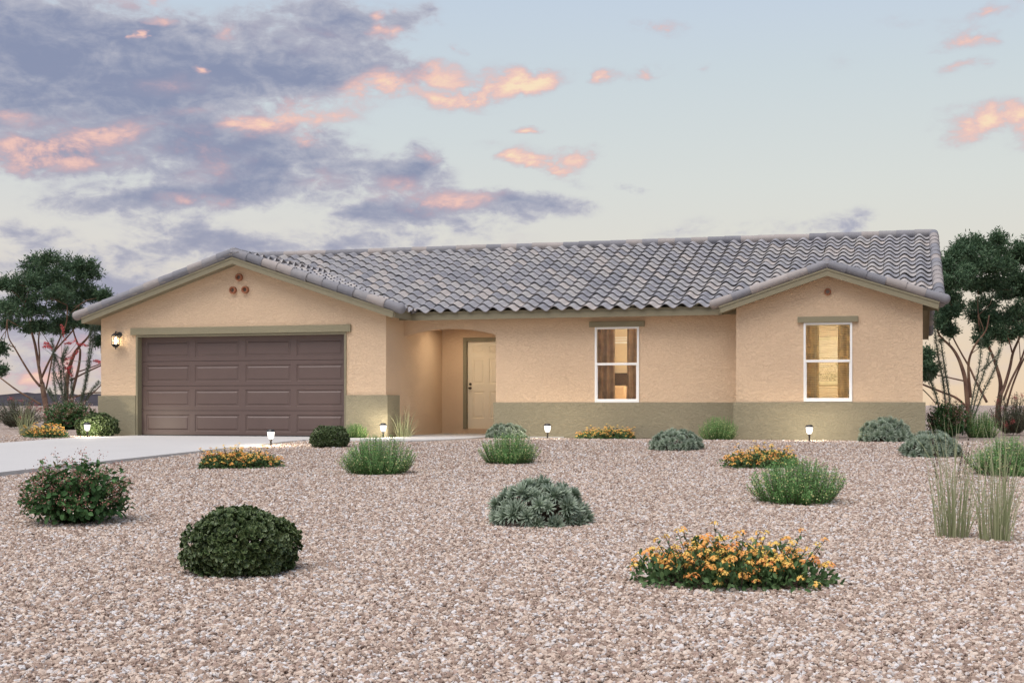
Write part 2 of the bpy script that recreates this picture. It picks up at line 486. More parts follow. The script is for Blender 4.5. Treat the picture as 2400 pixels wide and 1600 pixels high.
gd = empty('garage_door', (0, 0, 0)); gd.parent = house
YD = .15
secz = [.012, .555, 1.09, 1.625, 2.157]
px = [-2.33, -1.27, -1.135, -.075, .075, 1.135, 1.27, 2.33]
for k in range(4):
    z0, z1 = secz[k]+.004, secz[k+1]-.004
    g = G()
    xb = [-OPX] + px + [OPX]
    zb = [z0, z0+.085, z1-.085, z1]
    panel_sheet(g, xb, zb, {(1, 1), (3, 1), (5, 1), (7, 1)}, YD, [(0, 0), (.012, .014), (.04, .014), (.062, .002)])
    g.add([(-OPX, YD, z1), (OPX, YD, z1), (OPX, YD+.045, z1), (-OPX, YD+.045, z1)], [[(0, 1, 2, 3)]])
    g.add([(-OPX, YD, z0), (-OPX, YD+.045, z0), (OPX, YD+.045, z0), (OPX, YD, z0)], [[(0, 1, 2, 3)]])
    g.build('door_section', M['garage'], gd)
g = G(); g.box(-OPX, OPX, YD+.046, YD+.06, 0, 2.157); g.build('backing', M['black'], gd)
g = G(); g.box(-OPX, OPX, YD-.004, YD+.03, .012-.003, .03); g.build('weather_strip', M['black'], gd)

# --- entry door
ed = empty('entry_door', (0, 0, 0)); ed.parent = house
YED = YP + .055
g = G()
w = DX1-DX0
xb = [DX0, DX0+.115, DX0+.40, DX0+.515, DX0+.80, DX1]
zb = [DZ0, DZ0+.235, DZ0+.86, DZ0+1.03, DZ0+1.62, DZ0+1.74, DZ0+1.90, DZ1]
panel_sheet(g, xb, zb, {(i, j) for i in (1, 3) for j in (1, 3, 5)}, YED, [(0, 0), (.012, .012), (.03, .012), (.055, .002)])
g.box(DX0, DX1, YED+.02, YED+.045, DZ0, DZ1)
g.build('door_leaf', M['door'], ed)
g = G(); g.lathe([(.032, 0), (.032, -.012), (.012, -.016), (.012, -.05), (.026, -.055), (.028, -.08), (.015, -.09)], (DX0+.065, YED, 1.066), 14, 'y')
fix_normals(g.build('handle', M['bronze'], ed, smooth=True))
g = G(); g.lathe([(.031, 0), (.031, -.014), (.02, -.022)], (DX0+.065, YED, 1.156), 14, 'y')
fix_normals(g.build('deadbolt', M['bronze'], ed, smooth=True))
g = G()
g.box(DX0-.09, DX0, YP-.03, YP+.05, DZ0, DZ1+.085)
g.box(DX1, DX1+.09, YP-.03, YP+.05, DZ0, DZ1+.085)
g.box(DX0, DX1, YP-.03, YP+.05, DZ1, DZ1+.085)
g.build('door_casing', M['trim'], house, bevel=.006)

# --- windows
def window(x0, x1, z0, z1, yw, zr, hx0, hx1, hz0, hz1, depth):
    g = G(); f = .042
    y0, y1 = yw-.022, yw+.06
    g.box(x0, x0+f, y0, y1, z0, z1); g.box(x1-f, x1, y0, y1, z0, z1)
    g.box(x0+f, x1-f, y0, y1, z1-f, z1); g.box(x0+f, x1-f, y0, y1, z0, z0+f+.012)
    wn = g.build('window', M['white'], house, bevel=.004)
    g = G(); g.box(x0+f, x1-f, y0-.006, y1-.02, zr-.024, zr+.024); g.build('meeting_rail', M['white'], wn, bevel=.003)
    g = G(); s = .016   # lower sash frame, set a little further out
    za = z0+f+.012
    g.prism([(x0+f, za), (x1-f, za), (x1-f, zr-.024), (x1-f-s, zr-.024), (x1-f-s, za+s), (x0+f+s, za+s), (x0+f+s, zr-.024), (x0+f, zr-.024)], 'y', y0+.012, y0+.03)
    fix_normals(g.build('sash', M['white'], wn))
    for a, b, yy in ((z0+f+.012, zr-.024, yw+.012), (zr+.024, z1-f, yw+.03)):
        g = G(); g.add([(x0+f, yy, a), (x1-f, yy, a), (x1-f, yy, b), (x0+f, yy, b)], [[(0, 1, 2, 3)]])
        g.build('pane', M['glass'], wn)
    g = G(); g.box(hx0, hx1, yw-.055, yw, hz0, hz1); g.build('window_header', M['header'], house, bevel=.006)
    g = G(); t = .012    # lining of the wall opening
    g.box(x0, x0+t, yw+.061, yw+depth, z0, z1); g.box(x1-t, x1, yw+.061, yw+depth, z0, z1)
    g.box(x0+t, x1-t, yw+.061, yw+depth, z0, z0+t); g.box(x0+t, x1-t, yw+.061, yw+depth, z1-t, z1)
    g.build('window_lining', M['plaster'], house)

window(*W1, YM, 1.512, 7.426, 8.572, 2.272, 2.384, .2)
window(*W2, YW, 1.518, 11.681, 12.812, 2.256, 2.37, TH)

# --- rooms behind the windows
def room(x0, x1, y0, y1):
    g = G(); t = .05
    g.box(x0, x1, y1, y1+t, 0, 2.44); g.box(x0-t, x0, y0, y1+t, 0, 2.44); g.box(x1, x1+t, y0, y1+t, 0, 2.44)
    g.box(x0-t, x1+t, y0, y1+t, 2.44, 2.49); g.box(x0-t, x1+t, y0, y1+t, -.06, -.002)
    g.build('interior_wall', M['plaster'], house)
room(6.605, 9.6, YM+.2, 4.6)
for zz in ((2.215, 2.245, .03), (2.16, 2.195, .02), (2.09, 2.14, .026)):
    g = G(); g.box(6.61, 9.59, 4.6-zz[2], 4.6, zz[0], zz[1]); g.build('crown_moulding', M['white'], house)
room(10.75, 13.75, YW+TH, 4.2)

# --- gable vents
def vent(x, z, yw, r, proud):
    g = G(); g.lathe([(r, .02), (r, -proud), (r*.93, -proud-.012), (r*.66, -proud-.01), (r*.60, -proud), (r*.58, .02)], (x, yw, z), 22, 'y')
    v = g.build('gable_vent', M['clay'], house, smooth=True); fix_normals(v)
    g = G(); g.lathe([(r*.6, 0), (r*.6, -.02)], (x, yw, z), 18, 'y'); g.build('vent_screen', M['vent_in'], v)
for x, z in ((.019, 3.396), (-.126, 3.124), (.163, 3.126)): vent(x, z, 0, .078, .07)
vent(WC, 2.845, YW, .066, .035)

# --- roof decks, soffits, fascias
def slab(g, poly, zf, up, dn):
    n = len(poly)
    V = [(x, y, zf(x, y)+up) for x, y in poly] + [(x, y, zf(x, y)-dn) for x, y in poly]
    g.add(V, [np.array([tuple(range(n))]), np.array([tuple(range(2*n-1, n-1, -1))]), np.array([(i, (i+1) % n, (i+1) % n+n, i+n) for i in range(n)])])
g = G()
YFG, YFW = -.296, .19
vy = lambda x: YE + (zgar(x)-2.581)*3
slab(g, [(0, YFG), (3.64, YFG), (3.64, .78), (0, vy(0)+.1)], lambda x, y: zgar(x), -.004, .12)
slab(g, [(0, YFG), (0, vy(0)+.1), (-3.64, .78), (-3.64, YFG)], lambda x, y: zgar(x), -.004, .12)
o = g.build('soffit', M['soffit'], house); fix_normals(o)
g = G()
slab(g, [(-3.3, .76), (RX-.02, .76), (RX-.02, YR), (-3.3, YR)], lambda x, y: zmain(y), -.006, .12)
slab(g, [(-3.3, YR), (RX-.02, YR), (RX-.02, YB), (-3.3, YB)], lambda x, y: zmain(y), -.006, .12)
o = g.build('soffit', M['soffit'], house); fix_normals(o)
g = G()
slab(g, [(WC, YFW), (WC, 2.85), (WC-2.035, .77), (WC-2.035, YFW)], lambda x, y: zwing(x), -.004, .12)
slab(g, [(WC, YFW), (RX-.02, YFW), (RX-.02, .77), (WC, 2.85)], lambda x, y: zwing(x), -.004, .12)
o = g.build('soffit', M['soffit'], house); fix_normals(o)

def rake_board(name, cx, half, zap, y0, y1, up, dn, cut=.034):
    g = G(); zl = lambda d, k: zap - d/3 + k
    for s in (-1, 1):
        pts = [(cx, zap+up), (cx+s*half, zl(half, up)), (cx+s*(half-cut), zl(half-cut, dn)), (cx, zap+dn)]
        g.prism(pts if s > 0 else pts[::-1], 'y', y0, y1)
    o = g.build(name, M['trim'], house); fix_normals(o); return o
rake_board('fascia', 0, 3.644, 3.801, -.316, -.297, -.036, -.144, .026)
rake_board('drip_strip', 0, 3.652, 3.801, -.328, -.297, .0, -.0355, .01)
rake_board('fascia', WC, 2.038, 3.272, .17, .189, -.036, -.146, .026)
rake_board('drip_strip', WC, 2.046, 3.272, .158, .189, .0, -.0355, .01)
zf = 2.581   # level eave fascias
for bxs in ((3.66, 10.215, .72, .739), (3.642, 3.66, -.296, .739), (-3.66, -3.642, -.296, 3.0), (10.197, 10.215, .19, .719), (RX-.019, RX, .19, .74)):
    g = G(); g.box(*bxs, zf-.122, zf-.012); g.build('fascia', M['trim'], house)
for bxs in ((3.66, 10.215, .732, .76), (3.63, 3.652, -.296, .76), (-3.652, -3.63, -.296, 3.0)):
    g = G(); g.box(*bxs, zf-.012, zf+.05); g.build('eave_closure', M['trim'], house)
rk = [(YE, zmain(YE)-.01), (YR, zmain(YR)-.01), (YB, zmain(YB)-.01), (YB-.03, zmain(YB)-.14), (YR, zmain(YR)-.145), (YE, zmain(YE)-.14)]
g = G(); g.prism(rk, 'x', -3.32, -3.30); fix_normals(g.build('fascia', M['trim'], house))
g = G()   # right rake of the main gable
g.prism(rk, 'x', RX-.019, RX)
o = g.build('fascia', M['trim'], house); fix_normals(o)

# --- roof tiles: S-profile tiles laid in courses
TW, TE, TA = .3275, .3665, .092
def tile_field(g, O, u, v, ncol, nrow, keep, phase=0.0):
    O, u, v = map(np.array, (O, u, v)); n = np.cross(u, v); n /= np.linalg.norm(n)
    if n[2] < 0: n = -n
    t = np.linspace(0, 1, 17)
    prof = TA*(.5+.5*np.cos(2*np.pi*(t-.30)))
    for r_ in range(nrow):
        for c_ in range(ncol):
            cen = O + u*(c_+.5)*TW + v*(r_+.5)*TE
            if not keep(cen): continue
            jx, jz, js = RNG.normal(0, .0035), RNG.normal(0, .0035), RNG.normal(0, .006)
            xs_ = (c_ + phase + t*.986 + .007)*TW + jx
            s0 = r_*TE - .075 + js; s1 = s0 + TE + .10
            lo = .056 + jz; hi = .010 + jz
            A = O + xs_[:, None]*u + s0*v + (prof+lo)[:, None]*n
            B = O + xs_[:, None]*u + s1*v + (prof+hi)[:, None]*n
            Cc = A - .016*n + .003*v
            k = len(t); i = np.arange(k-1)
            V = np.concatenate([A, B, Cc])
            F = np.concatenate([np.stack([i, i+1, k+i+1, k+i], -1), np.stack([2*k+i, 2*k+i+1, i+1, i], -1)])
            g.add(V, [F])
sl = 1/math.sqrt(1+1/9)
def barrel(g, P0, P1, r0, r1, seg=16, dome0=False, dome1=False):
    P0, P1 = np.array(P0, float), np.array(P1, float); d = P1-P0; L = np.linalg.norm(d); d /= L
    if dome0:
        pts, rad = [], []
        for a in np.linspace(0, math.pi/2, 6): pts.append(P0 - d*r0*.8*math.cos(a)); rad.append(max(.004, r0*math.sin(a)))
        pts.append(P1); rad.append(r1)
    else: pts, rad = [P0, P1], [r0, r1]
    if dome1:
        for a in np.linspace(math.pi/2, 0, 6)[1:]: pts.append(P1 + d*r1*.8*math.cos(a)); rad.append(max(.004, r1*math.sin(a)))
    # frames: avoid gradient artefacts by using the fixed axis
    ref = np.array([0, 0, 1.0]); U = np.cross(d, ref); U /= np.linalg.norm(U); W = np.cross(U, d)
    a = np.linspace(0, 2*np.pi, seg, endpoint=False)
    V = np.concatenate([p + rr*(np.cos(a)[:, None]*U + np.sin(a)[:, None]*W) for p, rr in zip(pts, rad)])
    n = len(pts); i, j = np.meshgrid(np.arange(n-1), np.arange(seg), indexing='ij')
    F = np.stack([i*seg+j, i*seg+(j+1) % seg, (i+1)*seg+(j+1) % seg, (i+1)*seg+j], -1).reshape(-1, 4)
    g.add(V, [F, np.array([tuple(range(seg-1, -1, -1))]), np.array([tuple((n-1)*seg+k for k in range(seg))])])
def run(g, A, B, size, r0, r1, over=.04, domeA=False, domeB=False):
    """barrel tiles laid from A to B, each lapping the one before"""
    A, B = np.array(A, float), np.array(B, float); L = np.linalg.norm(B-A); n = max(1, round(L/size)); d = (B-A)/L; e = L/n
    for k in range(n):
        j = RNG.normal(0, .004, 3)
        barrel(g, A+d*e*k+j, A+d*(e*(k+1)+(over if k < n-1 else 0))+j, r0, r1, dome0=domeA and k == 0, dome1=domeB and k == n-1)

g = G()
tile_field(g, (-3.475, YE, zmain(YE)), (1, 0, 0), (0, sl, sl/3), 54, 17,
           lambda c: c[0] < RX and not (abs(c[0]) < 3.9 and zgar(c[0]) > zmain(c[1])+.16) and not (abs(c[0]-WC) < 2.1 and zwing(c[0]) > zmain(c[1])+.16))
roof = g.build('roof', M['tile'], house, smooth=False)
g = G()
tile_field(g, (RX, YB, zmain(YB)), (-1, 0, 0), (0, -sl, sl/3), 54, 17, lambda c: True)
g.build('roof', M['tile'], house)
g = G()
tile_field(g, (3.655, -.25, zgar(3.655)), (0, 1, 0), (-sl, 0, sl/3), 18, 11, lambda c: zgar(c[0]) > zmain(c[1])-.05)
tile_field(g, (-3.655, 5.2, zgar(3.655)), (0, -1, 0), (sl, 0, sl/3), 17, 11, lambda c: c[1] > -.25 and zgar(c[0]) > zmain(c[1])-.05)
g.build('garage_roof', M['tile'], house)
g = G()
tile_field(g, (WC-2.05, 2.5, zwing(WC-2.05)), (0, -1, 0), (sl, 0, sl/3), 7, 6, lambda c: c[1] > .2 and zwing(c[0]) > zmain(c[1])-.05)
tile_field(g, (WC+2.05, .2, zwing(WC+2.05)), (0, 1, 0), (-sl, 0, sl/3), 7, 6, lambda c: zwing(c[0]) > zmain(c[1])-.05)
g.build('wing_roof', M['tile'], house)
g = G()
run(g, (-3.3, YR, zmain(YR)+.085), (RX, YR, zmain(YR)+.085), .40, .106, .096, domeB=False)
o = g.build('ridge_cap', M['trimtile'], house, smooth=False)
g = G()
run(g, (0, -.2, 3.801+.095), (0, vy(0)-.05, 3.801+.095), .40, .115, .102)
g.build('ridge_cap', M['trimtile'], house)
g = G()
run(g, (WC, .3, 3.272+.09), (WC, 2.7, 3.272+.09), .40, .112, .100)
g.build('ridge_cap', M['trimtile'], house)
def rake_run(cx, half, zap, y, r, up):
    g = G()
    for s in (-1, 1):
        run(g, (cx+s*half, y, zap-half/3+up), (cx, y, zap+up), .355, r, r*.86, domeA=True)
    g.lathe([(r*.05, r), (r*.6, r*.8), (r*.97, .0), (r*.6, -r*.8), (r*.05, -r)], (cx, y, zap+up), 14, 'z')
    return g
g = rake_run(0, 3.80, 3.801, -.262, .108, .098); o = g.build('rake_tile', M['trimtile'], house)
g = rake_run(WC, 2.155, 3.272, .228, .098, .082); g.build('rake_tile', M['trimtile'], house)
g = G()
run(g, (RX+.02, .60, zmain(.60)+.085), (RX+.02, YR, zmain(YR)+.085), .3665, .112, .100)
run(g, (RX+.02, YB+.05, zmain(YB)+.075), (RX+.02, YR, zmain(YR)+.085), .3665, .112, .100)
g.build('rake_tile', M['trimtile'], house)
for o in list(house.children):
    if o.name.startswith(('ridge_cap', 'rake_tile', 'roof', 'garage_roof', 'wing_roof')):
        o.data.polygons.foreach_set('use_smooth', np.ones(len(o.data.polygons), bool))
        o.data.update()
        md = o.modifiers.new('edges', 'EDGE_SPLIT'); md.split_angle = R(40)

# ------------------------------------------------------------------ furniture seen through the windows
def curtain(name, x0, x1, y, z0, z1, mat, label, cat, group, folds):
    g = G(); n = 60
    xs_ = np.linspace(x0, x1, n); yy = y + .028*np.sin(np.linspace(0, folds*2*np.pi, n)) + .008*np.sin(np.linspace(0, 23, n))
    V = [(x, b, z) for z in (z0, z1) for x, b in zip(xs_, yy)] + [(x, b+.006, z) for z in (z0, z1) for x, b in zip(xs_, yy)]
    i = np.arange(n-1)
    g.add(V, [np.stack([i, i+1, n+i+1, n+i], -1), np.stack([2*n+i+1, 2*n+i, 3*n+i, 3*n+i+1], -1)])
    return tag(g.build(name, mat, smooth=True), label, cat, group)
gr = 'curtains behind the windows'
curtain('curtain', 7.42, 7.88, 1.42, .3, 2.4, M['curtain'], 'brown curtain at the left side of the middle window', 'curtain', gr, 3.5)
curtain('curtain', 8.14, 8.66, 1.42, .3, 2.4, M['curtain'], 'brown curtain at the right side of the middle window', 'curtain', gr, 3.5)
curtain('curtain', 11.62, 12.06, .78, .3, 2.4, M['curtain2'], 'golden brown curtain at the left side of the right wing window', 'curtain', gr, 3.5)
curtain('curtain', 12.42, 12.9, .78, .3, 2.4, M['curtain2'], 'golden brown curtain at the right side of the right wing window', 'curtain', gr, 3.5)

g = G(); zz = np.arange(.80, 2.22, .034)
for z in zz:   # slats tipped a little so the room shows between them
    g.add([(11.83, .655, z+.004), (12.66, .655, z+.004), (12.66, .679, z-.004), (11.83, .679, z-.004)], [[(0, 1, 2, 3)]])
    g.add([(11.83, .679, z-.0055), (12.66, .679, z-.0055), (12.66, .655, z+.0025), (11.83, .655, z+.0025)], [[(0, 1, 2, 3)]])
g.box(11.82, 12.67, .65, .685, 2.205, 2.24)
for x in (12.0, 12.245, 12.49): g.box(x-.002, x+.002, .665, .669, .80, 2.21)
tag(g.build('window_blind', M['pic_frame']), 'open slatted blind inside the right wing window', 'blind')
# panelled closet door / headboard group in the middle room
bed = empty('bed', (7.6, 3.4, 0)); tag(bed, 'bed with dark wooden headboard inside the middle window', 'bed')
g = G(); g.box(-.9, .9, 1.06, 1.14, .35, 1.41); g.build('headboard', M['wood'], bed, bevel=.02)
g = G(); g.box(-.85, .85, -.9, 1.05, .22, .62); g.build('mattress', M['bed'], bed, bevel=.05)
g = G(); g.box(-.72, -.03, .75, 1.04, .63, 1.12); g.build('pillow', M['bed'], bed, bevel=.06)
g = G(); g.box(.03, .72, .75, 1.04, .63, 1.12); g.build('pillow', M['bed'], bed, bevel=.06)

pic = empty('framed_picture', (12.05, 4.19, 0)); tag(pic, 'cream framed picture hanging on the wall behind the right wing window', 'picture')
g = G()
g.box(-.25, .25, -.03, .0, 1.11, 1.19); g.box(-.25, .25, -.03, .0, 2.08, 2.16); g.box(-.25, -.21, -.03, .0, 1.19, 2.08); g.box(.21, .25, -.03, .0, 1.19, 2.08)
g.build('frame', M['pic_frame'], pic, bevel=.008)
m, nt, b = new_mat('botanical_print')
co = objco(nt); sp = nd(nt, 'ShaderNodeSeparateXYZ'); nt.links.new(co, sp.inputs[0])
n = noise(nt, 14, 6, .7, 1.2, co)
ad = nd(nt, 'ShaderNodeMath', operation='MULTIPLY_ADD'); ad.inputs[1].default_value = -.28; nt.links.new(sp.outputs['Z'], ad.inputs[0])
ad2 = nd(nt, 'ShaderNodeMath', operation='ADD'); ad.inputs[2].default_value = .42; nt.links.new(ad.outputs[0], ad2.inputs[0]); nt.links.new(n.outputs['Fac'], ad2.inputs[1])
r = ramp(nt, ad2.outputs[0], [(.45, (.85, .78, .64)), (.56, (.72, .64, .46)), (.62, (.36, .32, .18))]); nt.links.new(r.outputs[0], b.inputs['Base Color'])
g = G(); g.box(-.21, .21, -.012, -.004, 1.19, 2.08); g.build('print', m, pic)

def room_lamp(x, y, label):
    t = empty('ceiling_lamp', (x, y, 2.44)); tag(t, label, 'lamp', 'lamps inside the house')
    g = G(); g.lathe([(.06, 0), (.06, -.03), (.02, -.04)], (0, 0, 0), 16); fix_normals(g.build('canopy', M['white'], t))
    g = G(); g.lathe([(.05, -.05), (.15, -.08), (.17, -.13), (.12, -.19), (.03, -.22)], (0, 0, 0), 20); fix_normals(g.build('globe', M['roomlamp'], t, smooth=True))
room_lamp(8.9, 2.9, 'lit ceiling lamp in the room behind the middle window')
room_lamp(12.9, 2.4, 'lit ceiling lamp in the room behind the right wing window')

# porch downlight
t = empty('porch_light', (4.15, 2.5, 2.44)); tag(t, 'round downlight in the ceiling of the recessed entry', 'lamp')
g = G(); g.lathe([(.135, 0), (.14, -.012), (.12, -.02), (.115, -.004)], (0, 0, 0), 20); fix_normals(g.build('trim_ring', M['white'], t))
g = G(); g.lathe([(.115, -.005), (.11, -.012)], (0, 0, 0), 20); fix_normals(g.build('lens', M['porch'], t))

# wall lantern beside the garage door
lan = empty('wall_lantern', (-2.893, 0, 2.211)); tag(lan, 'lit black coach lantern on the wall left of the garage door', 'lantern')
g = G(); g.lathe([(.064, 0), (.064, -.012), (.045, -.026), (.018, -.032)], (0, 0, 0), 18, 'y'); fix_normals(g.build('back_plate', M['black'], lan, smooth=False))
g = G(); g.tube([(0, -.02, 0), (0, -.07, .03), (0, -.12, .062), (0, -.155, .058), (0, -.16, .035)], .009, 8); g.build('arm', M['black'], lan, smooth=True)
LY = -.16
g = G(); g.lathe([(.006, .075), (.014, .06), (.006, .05), (.02, .038), (.075, .004), (.1, -.018), (.102, -.03), (.09, -.03)], (0, LY, 0), 6); o = g.build('cap', M['black'], lan); fix_normals(o)
g = G(); g.lathe([(.1, -.212), (.102, -.222), (.06, -.27), (.018, -.285), (.012, -.30), (.014, -.318), (.004, -.322)], (0, LY, 0), 6); o = g.build('base', M['black'], lan); fix_normals(o)
cage = G()
for k in range(6):
    a = k*math.pi/3; cage.tube([(.092*math.cos(a), LY+.092*math.sin(a), -.028), (.088*math.cos(a), LY+.088*math.sin(a), -.214)], .0055, 6)
cage.build('cage', M['black'], lan)
g = G(); a = np.arange(7)*math.pi/3
V = [(.086*math.cos(t), LY+.086*math.sin(t), z) for z in (-.212, -.03) for t in a[:6]]
g.add(V, [np.array([(k, (k+1) % 6, 6+(k+1) % 6, 6+k) for k in range(6)])]); g.build('glass', M['clear'], lan)
g = G(); g.lathe([(.008, -.205), (.02, -.19), (.028, -.13), (.016, -.075), (.004, -.055)], (0, LY, 0), 12); fix_normals(g.build('bulb', M['bulb'], lan, smooth=True))

# path lights
def path_light(x, y, label):
    t = empty('path_light', (x, y, zg(y))); tag(t, label, 'path light', 'solar path lights around the house')
    ld = bpy.data.lights.new('glow', 'POINT'); ld.energy = 80; ld.color = (1, .88, .68); ld.shadow_soft_size = .03
    lo = bpy.data.objects.new('glow', ld); COL.objects.link(lo); lo.parent = t; lo.location = (0, 0, .215)
    return t
pl = path_light(-2.72, -1.5, '')
g = G(); g.lathe([(.010, -.06), (.015, .02), (.0175, .105), (.03, .128), (.032, .138)], (0, 0, 0), 12); fix_normals(g.build('stake', M['black'], pl))
g = G(); g.lathe([(.028, .137), (.048, .16), (.057, .20), (.061, .245), (.066, .262), (.055, .266)], (0, 0, 0), 18); fix_normals(g.build('lens', M['lens'], pl, smooth=True))
g = G(); g.lathe([(.08, .262), (.083, .268), (.06, .292), (.052, .305), (.03, .31)], (0, 0, 0), 18); fix_normals(g.build('cap', M['black'], pl))
spots = [(-2.72, -1.5, 'lit path light on the far left edge of the driveway before the round boxwood'),
         (3.0, -4.6, 'lit path light in front of the brown garage door beside the driveway'),
         (3.54, -.62, 'lit path light at the garage corner beside the grass tuft and walkway'),
         (6.9, -.36, 'lit path light left of the middle window at the olive wainscot'),
         (11.965, -.55, 'lit path light below the right wing window')]
for k, (x, y, lb) in enumerate(spots):
    o = pl if k == 0 else copy_thing(pl)
    o.location = (x, y, zg(y)); o['label'] = lb
# ------------------------------------------------------------------ plants
def unit(a): return a/(np.linalg.norm(a, axis=-1, keepdims=True)+1e-9)
def rdir(n):
    return unit(RNG.normal(size=(n, 3)))

def leaves(g, P, D, N, L, Wd, fold=.25, hexa=True, rnd=None, droop=0.0, along=False, wb=.5, wt=.42):
    """n leaves: base P, direction D, approximate upper side N"""
    n = len(P); D = unit(D); S = unit(np.cross(D, N)); U = np.cross(S, D)
    L = np.broadcast_to(L, (n,))[:, None]; Wd = np.broadcast_to(Wd, (n,))[:, None]
    rnd = RNG.random(n) if rnd is None else rnd
    tip = P + D*L - U*L*droop
    if hexa:
        V = np.stack([P, P+D*L*.34-S*Wd*wb+U*Wd*fold, P+D*L*.34+S*Wd*wb+U*Wd*fold,
                      P+D*L*.76-S*Wd*wt+U*Wd*fold*.8-U*L*droop*.5, P+D*L*.76+S*Wd*wt+U*Wd*fold*.8-U*L*droop*.5, tip], 1)
        b = np.arange(n)*6
        F = np.concatenate([np.stack([b, b+2, b+4, b+5], -1), np.stack([b, b+5, b+3, b+1], -1)])
        rim = np.tile([0, .3, .3, .7, .7, 1.] if along else [0, 1, 1, 1, 1, .75], n); k = 6
    else:
        V = np.stack([P, P+D*L*.45-S*Wd*.5, tip, P+D*L*.45+S*Wd*.5], 1)
        b = np.arange(n)*4; F = np.stack([b, b+1, b+2, b+3], -1)
        rim = np.tile([0, .6, 1, .6], n); k = 4
    g.add(V.reshape(-1, 3), [F], rnd=np.repeat(rnd, k), rim=rim)

def dome_points(n, rx, ry, h, shell=(.9, 1.0), low=-.55, bump=.08, seed=0, zc=.38, sq=2.0):
    d = rdir(n*2); d = d[d[:, 2] > low][:n]
    ph = seed*1.7
    q = d/(np.sum(np.abs(d)**sq, -1, keepdims=True)**(1/sq))
    b = 1 + bump*(np.sin(d[:, 0]*7+ph)*np.cos(d[:, 1]*6.3+ph*2)+.7*np.sin(d[:, 2]*8+d[:, 0]*5+ph))
    r = RNG.uniform(*shell, len(d))*b
    P = np.stack([q[:, 0]*rx*r, q[:, 1]*ry*r, h*zc + q[:, 2]*r*np.where(d[:, 2] > 0, h*(1-zc), h*zc*1.25)], -1)
    return P, unit(d*np.array([1, 1, 1.2]))

M['box'] = foliage('boxwood_leaf', [(0, (.018, .036, .011)), (.5, (.030, .056, .017)), (1, (.046, .08, .026))], rim=(.22, .29, .12), rimfrom=.66, transl=.12, spec=.45, rough=.45)
M['sil'] = foliage('silver_leaf', [(0, (.105, .155, .095)), (.5, (.155, .215, .14)), (1, (.22, .285, .195))], rim=(.40, .47, .38), rimfrom=.35, transl=.15)
M['ros'] = foliage('needle_leaf', [(0, (.085, .20, .055)), (.5, (.145, .32, .095)), (1, (.25, .46, .165))], transl=.35)
M['yel'] = foliage('pale_yellow_bloom', [(0, (.55, .58, .22)), (1, (.78, .74, .42))], transl=.1)
M['lan'] = foliage('lantana_leaf', [(0, (.05, .10, .038)), (.5, (.085, .16, .06)), (1, (.145, .235, .095))], transl=.2)
M['lanf'] = foliage('lantana_bloom', [(0, (.82, .30, .10)), (.35, (.88, .42, .125)), (.65, (.88, .53, .14)), (1, (.87, .65, .17))], transl=.2, rough=.7)
M['pnk'] = foliage('ovate_leaf', [(0, (.035, .085, .027)), (.5, (.06, .14, .045)), (1, (.10, .21, .068))], transl=.25)
M['pnkf'] = foliage('pink_bloom', [(0, (.26, .105, .085)), (.5, (.42, .19, .155)), (.86, (.55, .30, .25)), (.9, (.85, .75, .66)), (1, (.9, .82, .75))], transl=.1)
M['grass'] = foliage('grass_blade', [(0, (.25, .28, .15)), (.5, (.36, .39, .22)), (1, (.5, .51, .32))], transl=.25)
M['seed'] = foliage('dark_seed', [(0, (.05, .03, .025)), (1, (.13, .085, .065))], transl=0)
M['sage'] = foliage('grey_sage_leaf', [(0, (.06, .075, .048)), (.5, (.10, .115, .075)), (1, (.16, .17, .115))], transl=.15)
M['red'] = foliage('red_bloom', [(0, (.30, .05, .055)), (1, (.50, .13, .13))], transl=.15)
M['redoc'] = foliage('ocotillo_bloom', [(0, (.50, .06, .07)), (1, (.72, .14, .14))], transl=.15)
M['oco'] = foliage('ocotillo_leaf', [(0, (.075, .115, .075)), (.5, (.12, .165, .11)), (1, (.19, .235, .16))], transl=.2)
M['ocos'] = plain('ocotillo_cane', (.17, .18, .135), .9, var=.35, scale=14)
M['tree'] = foliage('tree_leaf', [(0, (.026, .056, .030)), (.45, (.052, .102, .052)), (.8, (.09, .155, .08)), (1, (.14, .21, .115))], transl=.18)
M['twig'] = plain('twig_bark', (.10, .07, .05), .9, var=.3)

# ---- master plants (the first of each kind is moved to its own place; the others are copies)
def make_boxwood():
    t = empty('boxwood_shrub'); rx, h = .395, .43
    g = G()
    P, d = dome_points(1300, rx*.93, rx*.93, h*.95, (.90, 1.0), low=-.75, bump=.07, seed=1, sq=2.35)
    d = unit(d + RNG.normal(0, .28, d.shape))
    n = len(P)
    ph0 = RNG.uniform(0, 6.28, n)
    for k in range(5):
        a = k*math.pi*.4 + ph0 + RNG.normal(0, .2, n)
        ref = unit(np.cross(d, rdir(n))); q = np.cross(d, ref)
        out = np.cos(a)[:, None]*ref + np.sin(a)[:, None]*q
        D = unit(d*RNG.uniform(.3, 1.2, n)[:, None] + out*.9)
        leaves(g, P - d*.006, D, d, RNG.uniform(.031, .043, n), RNG.uniform(.021, .029, n), .2, wb=.36, wt=.5)
    P, d = dome_points(2600, rx*.8, rx*.8, h*.84, (.85, 1.0), low=-.9, sq=2.35)
    leaves(g, P, unit(d+rdir(len(P))*.9), d, .04, .03, .2)
    g.build('foliage', M['box'], t)
    g = G()
    for k in range(14):
        a = RNG.uniform(0, 6.28); r_ = RNG.uniform(.1, .25)
        g.tube([(.03*math.cos(a), .03*math.sin(a), -.03), (r_*.5*math.cos(a), r_*.5*math.sin(a), .12), (r_*math.cos(a), r_*math.sin(a), .27)], [.008, .006, .003], 5)
    g.build('stem', M['twig'], t)
    return t

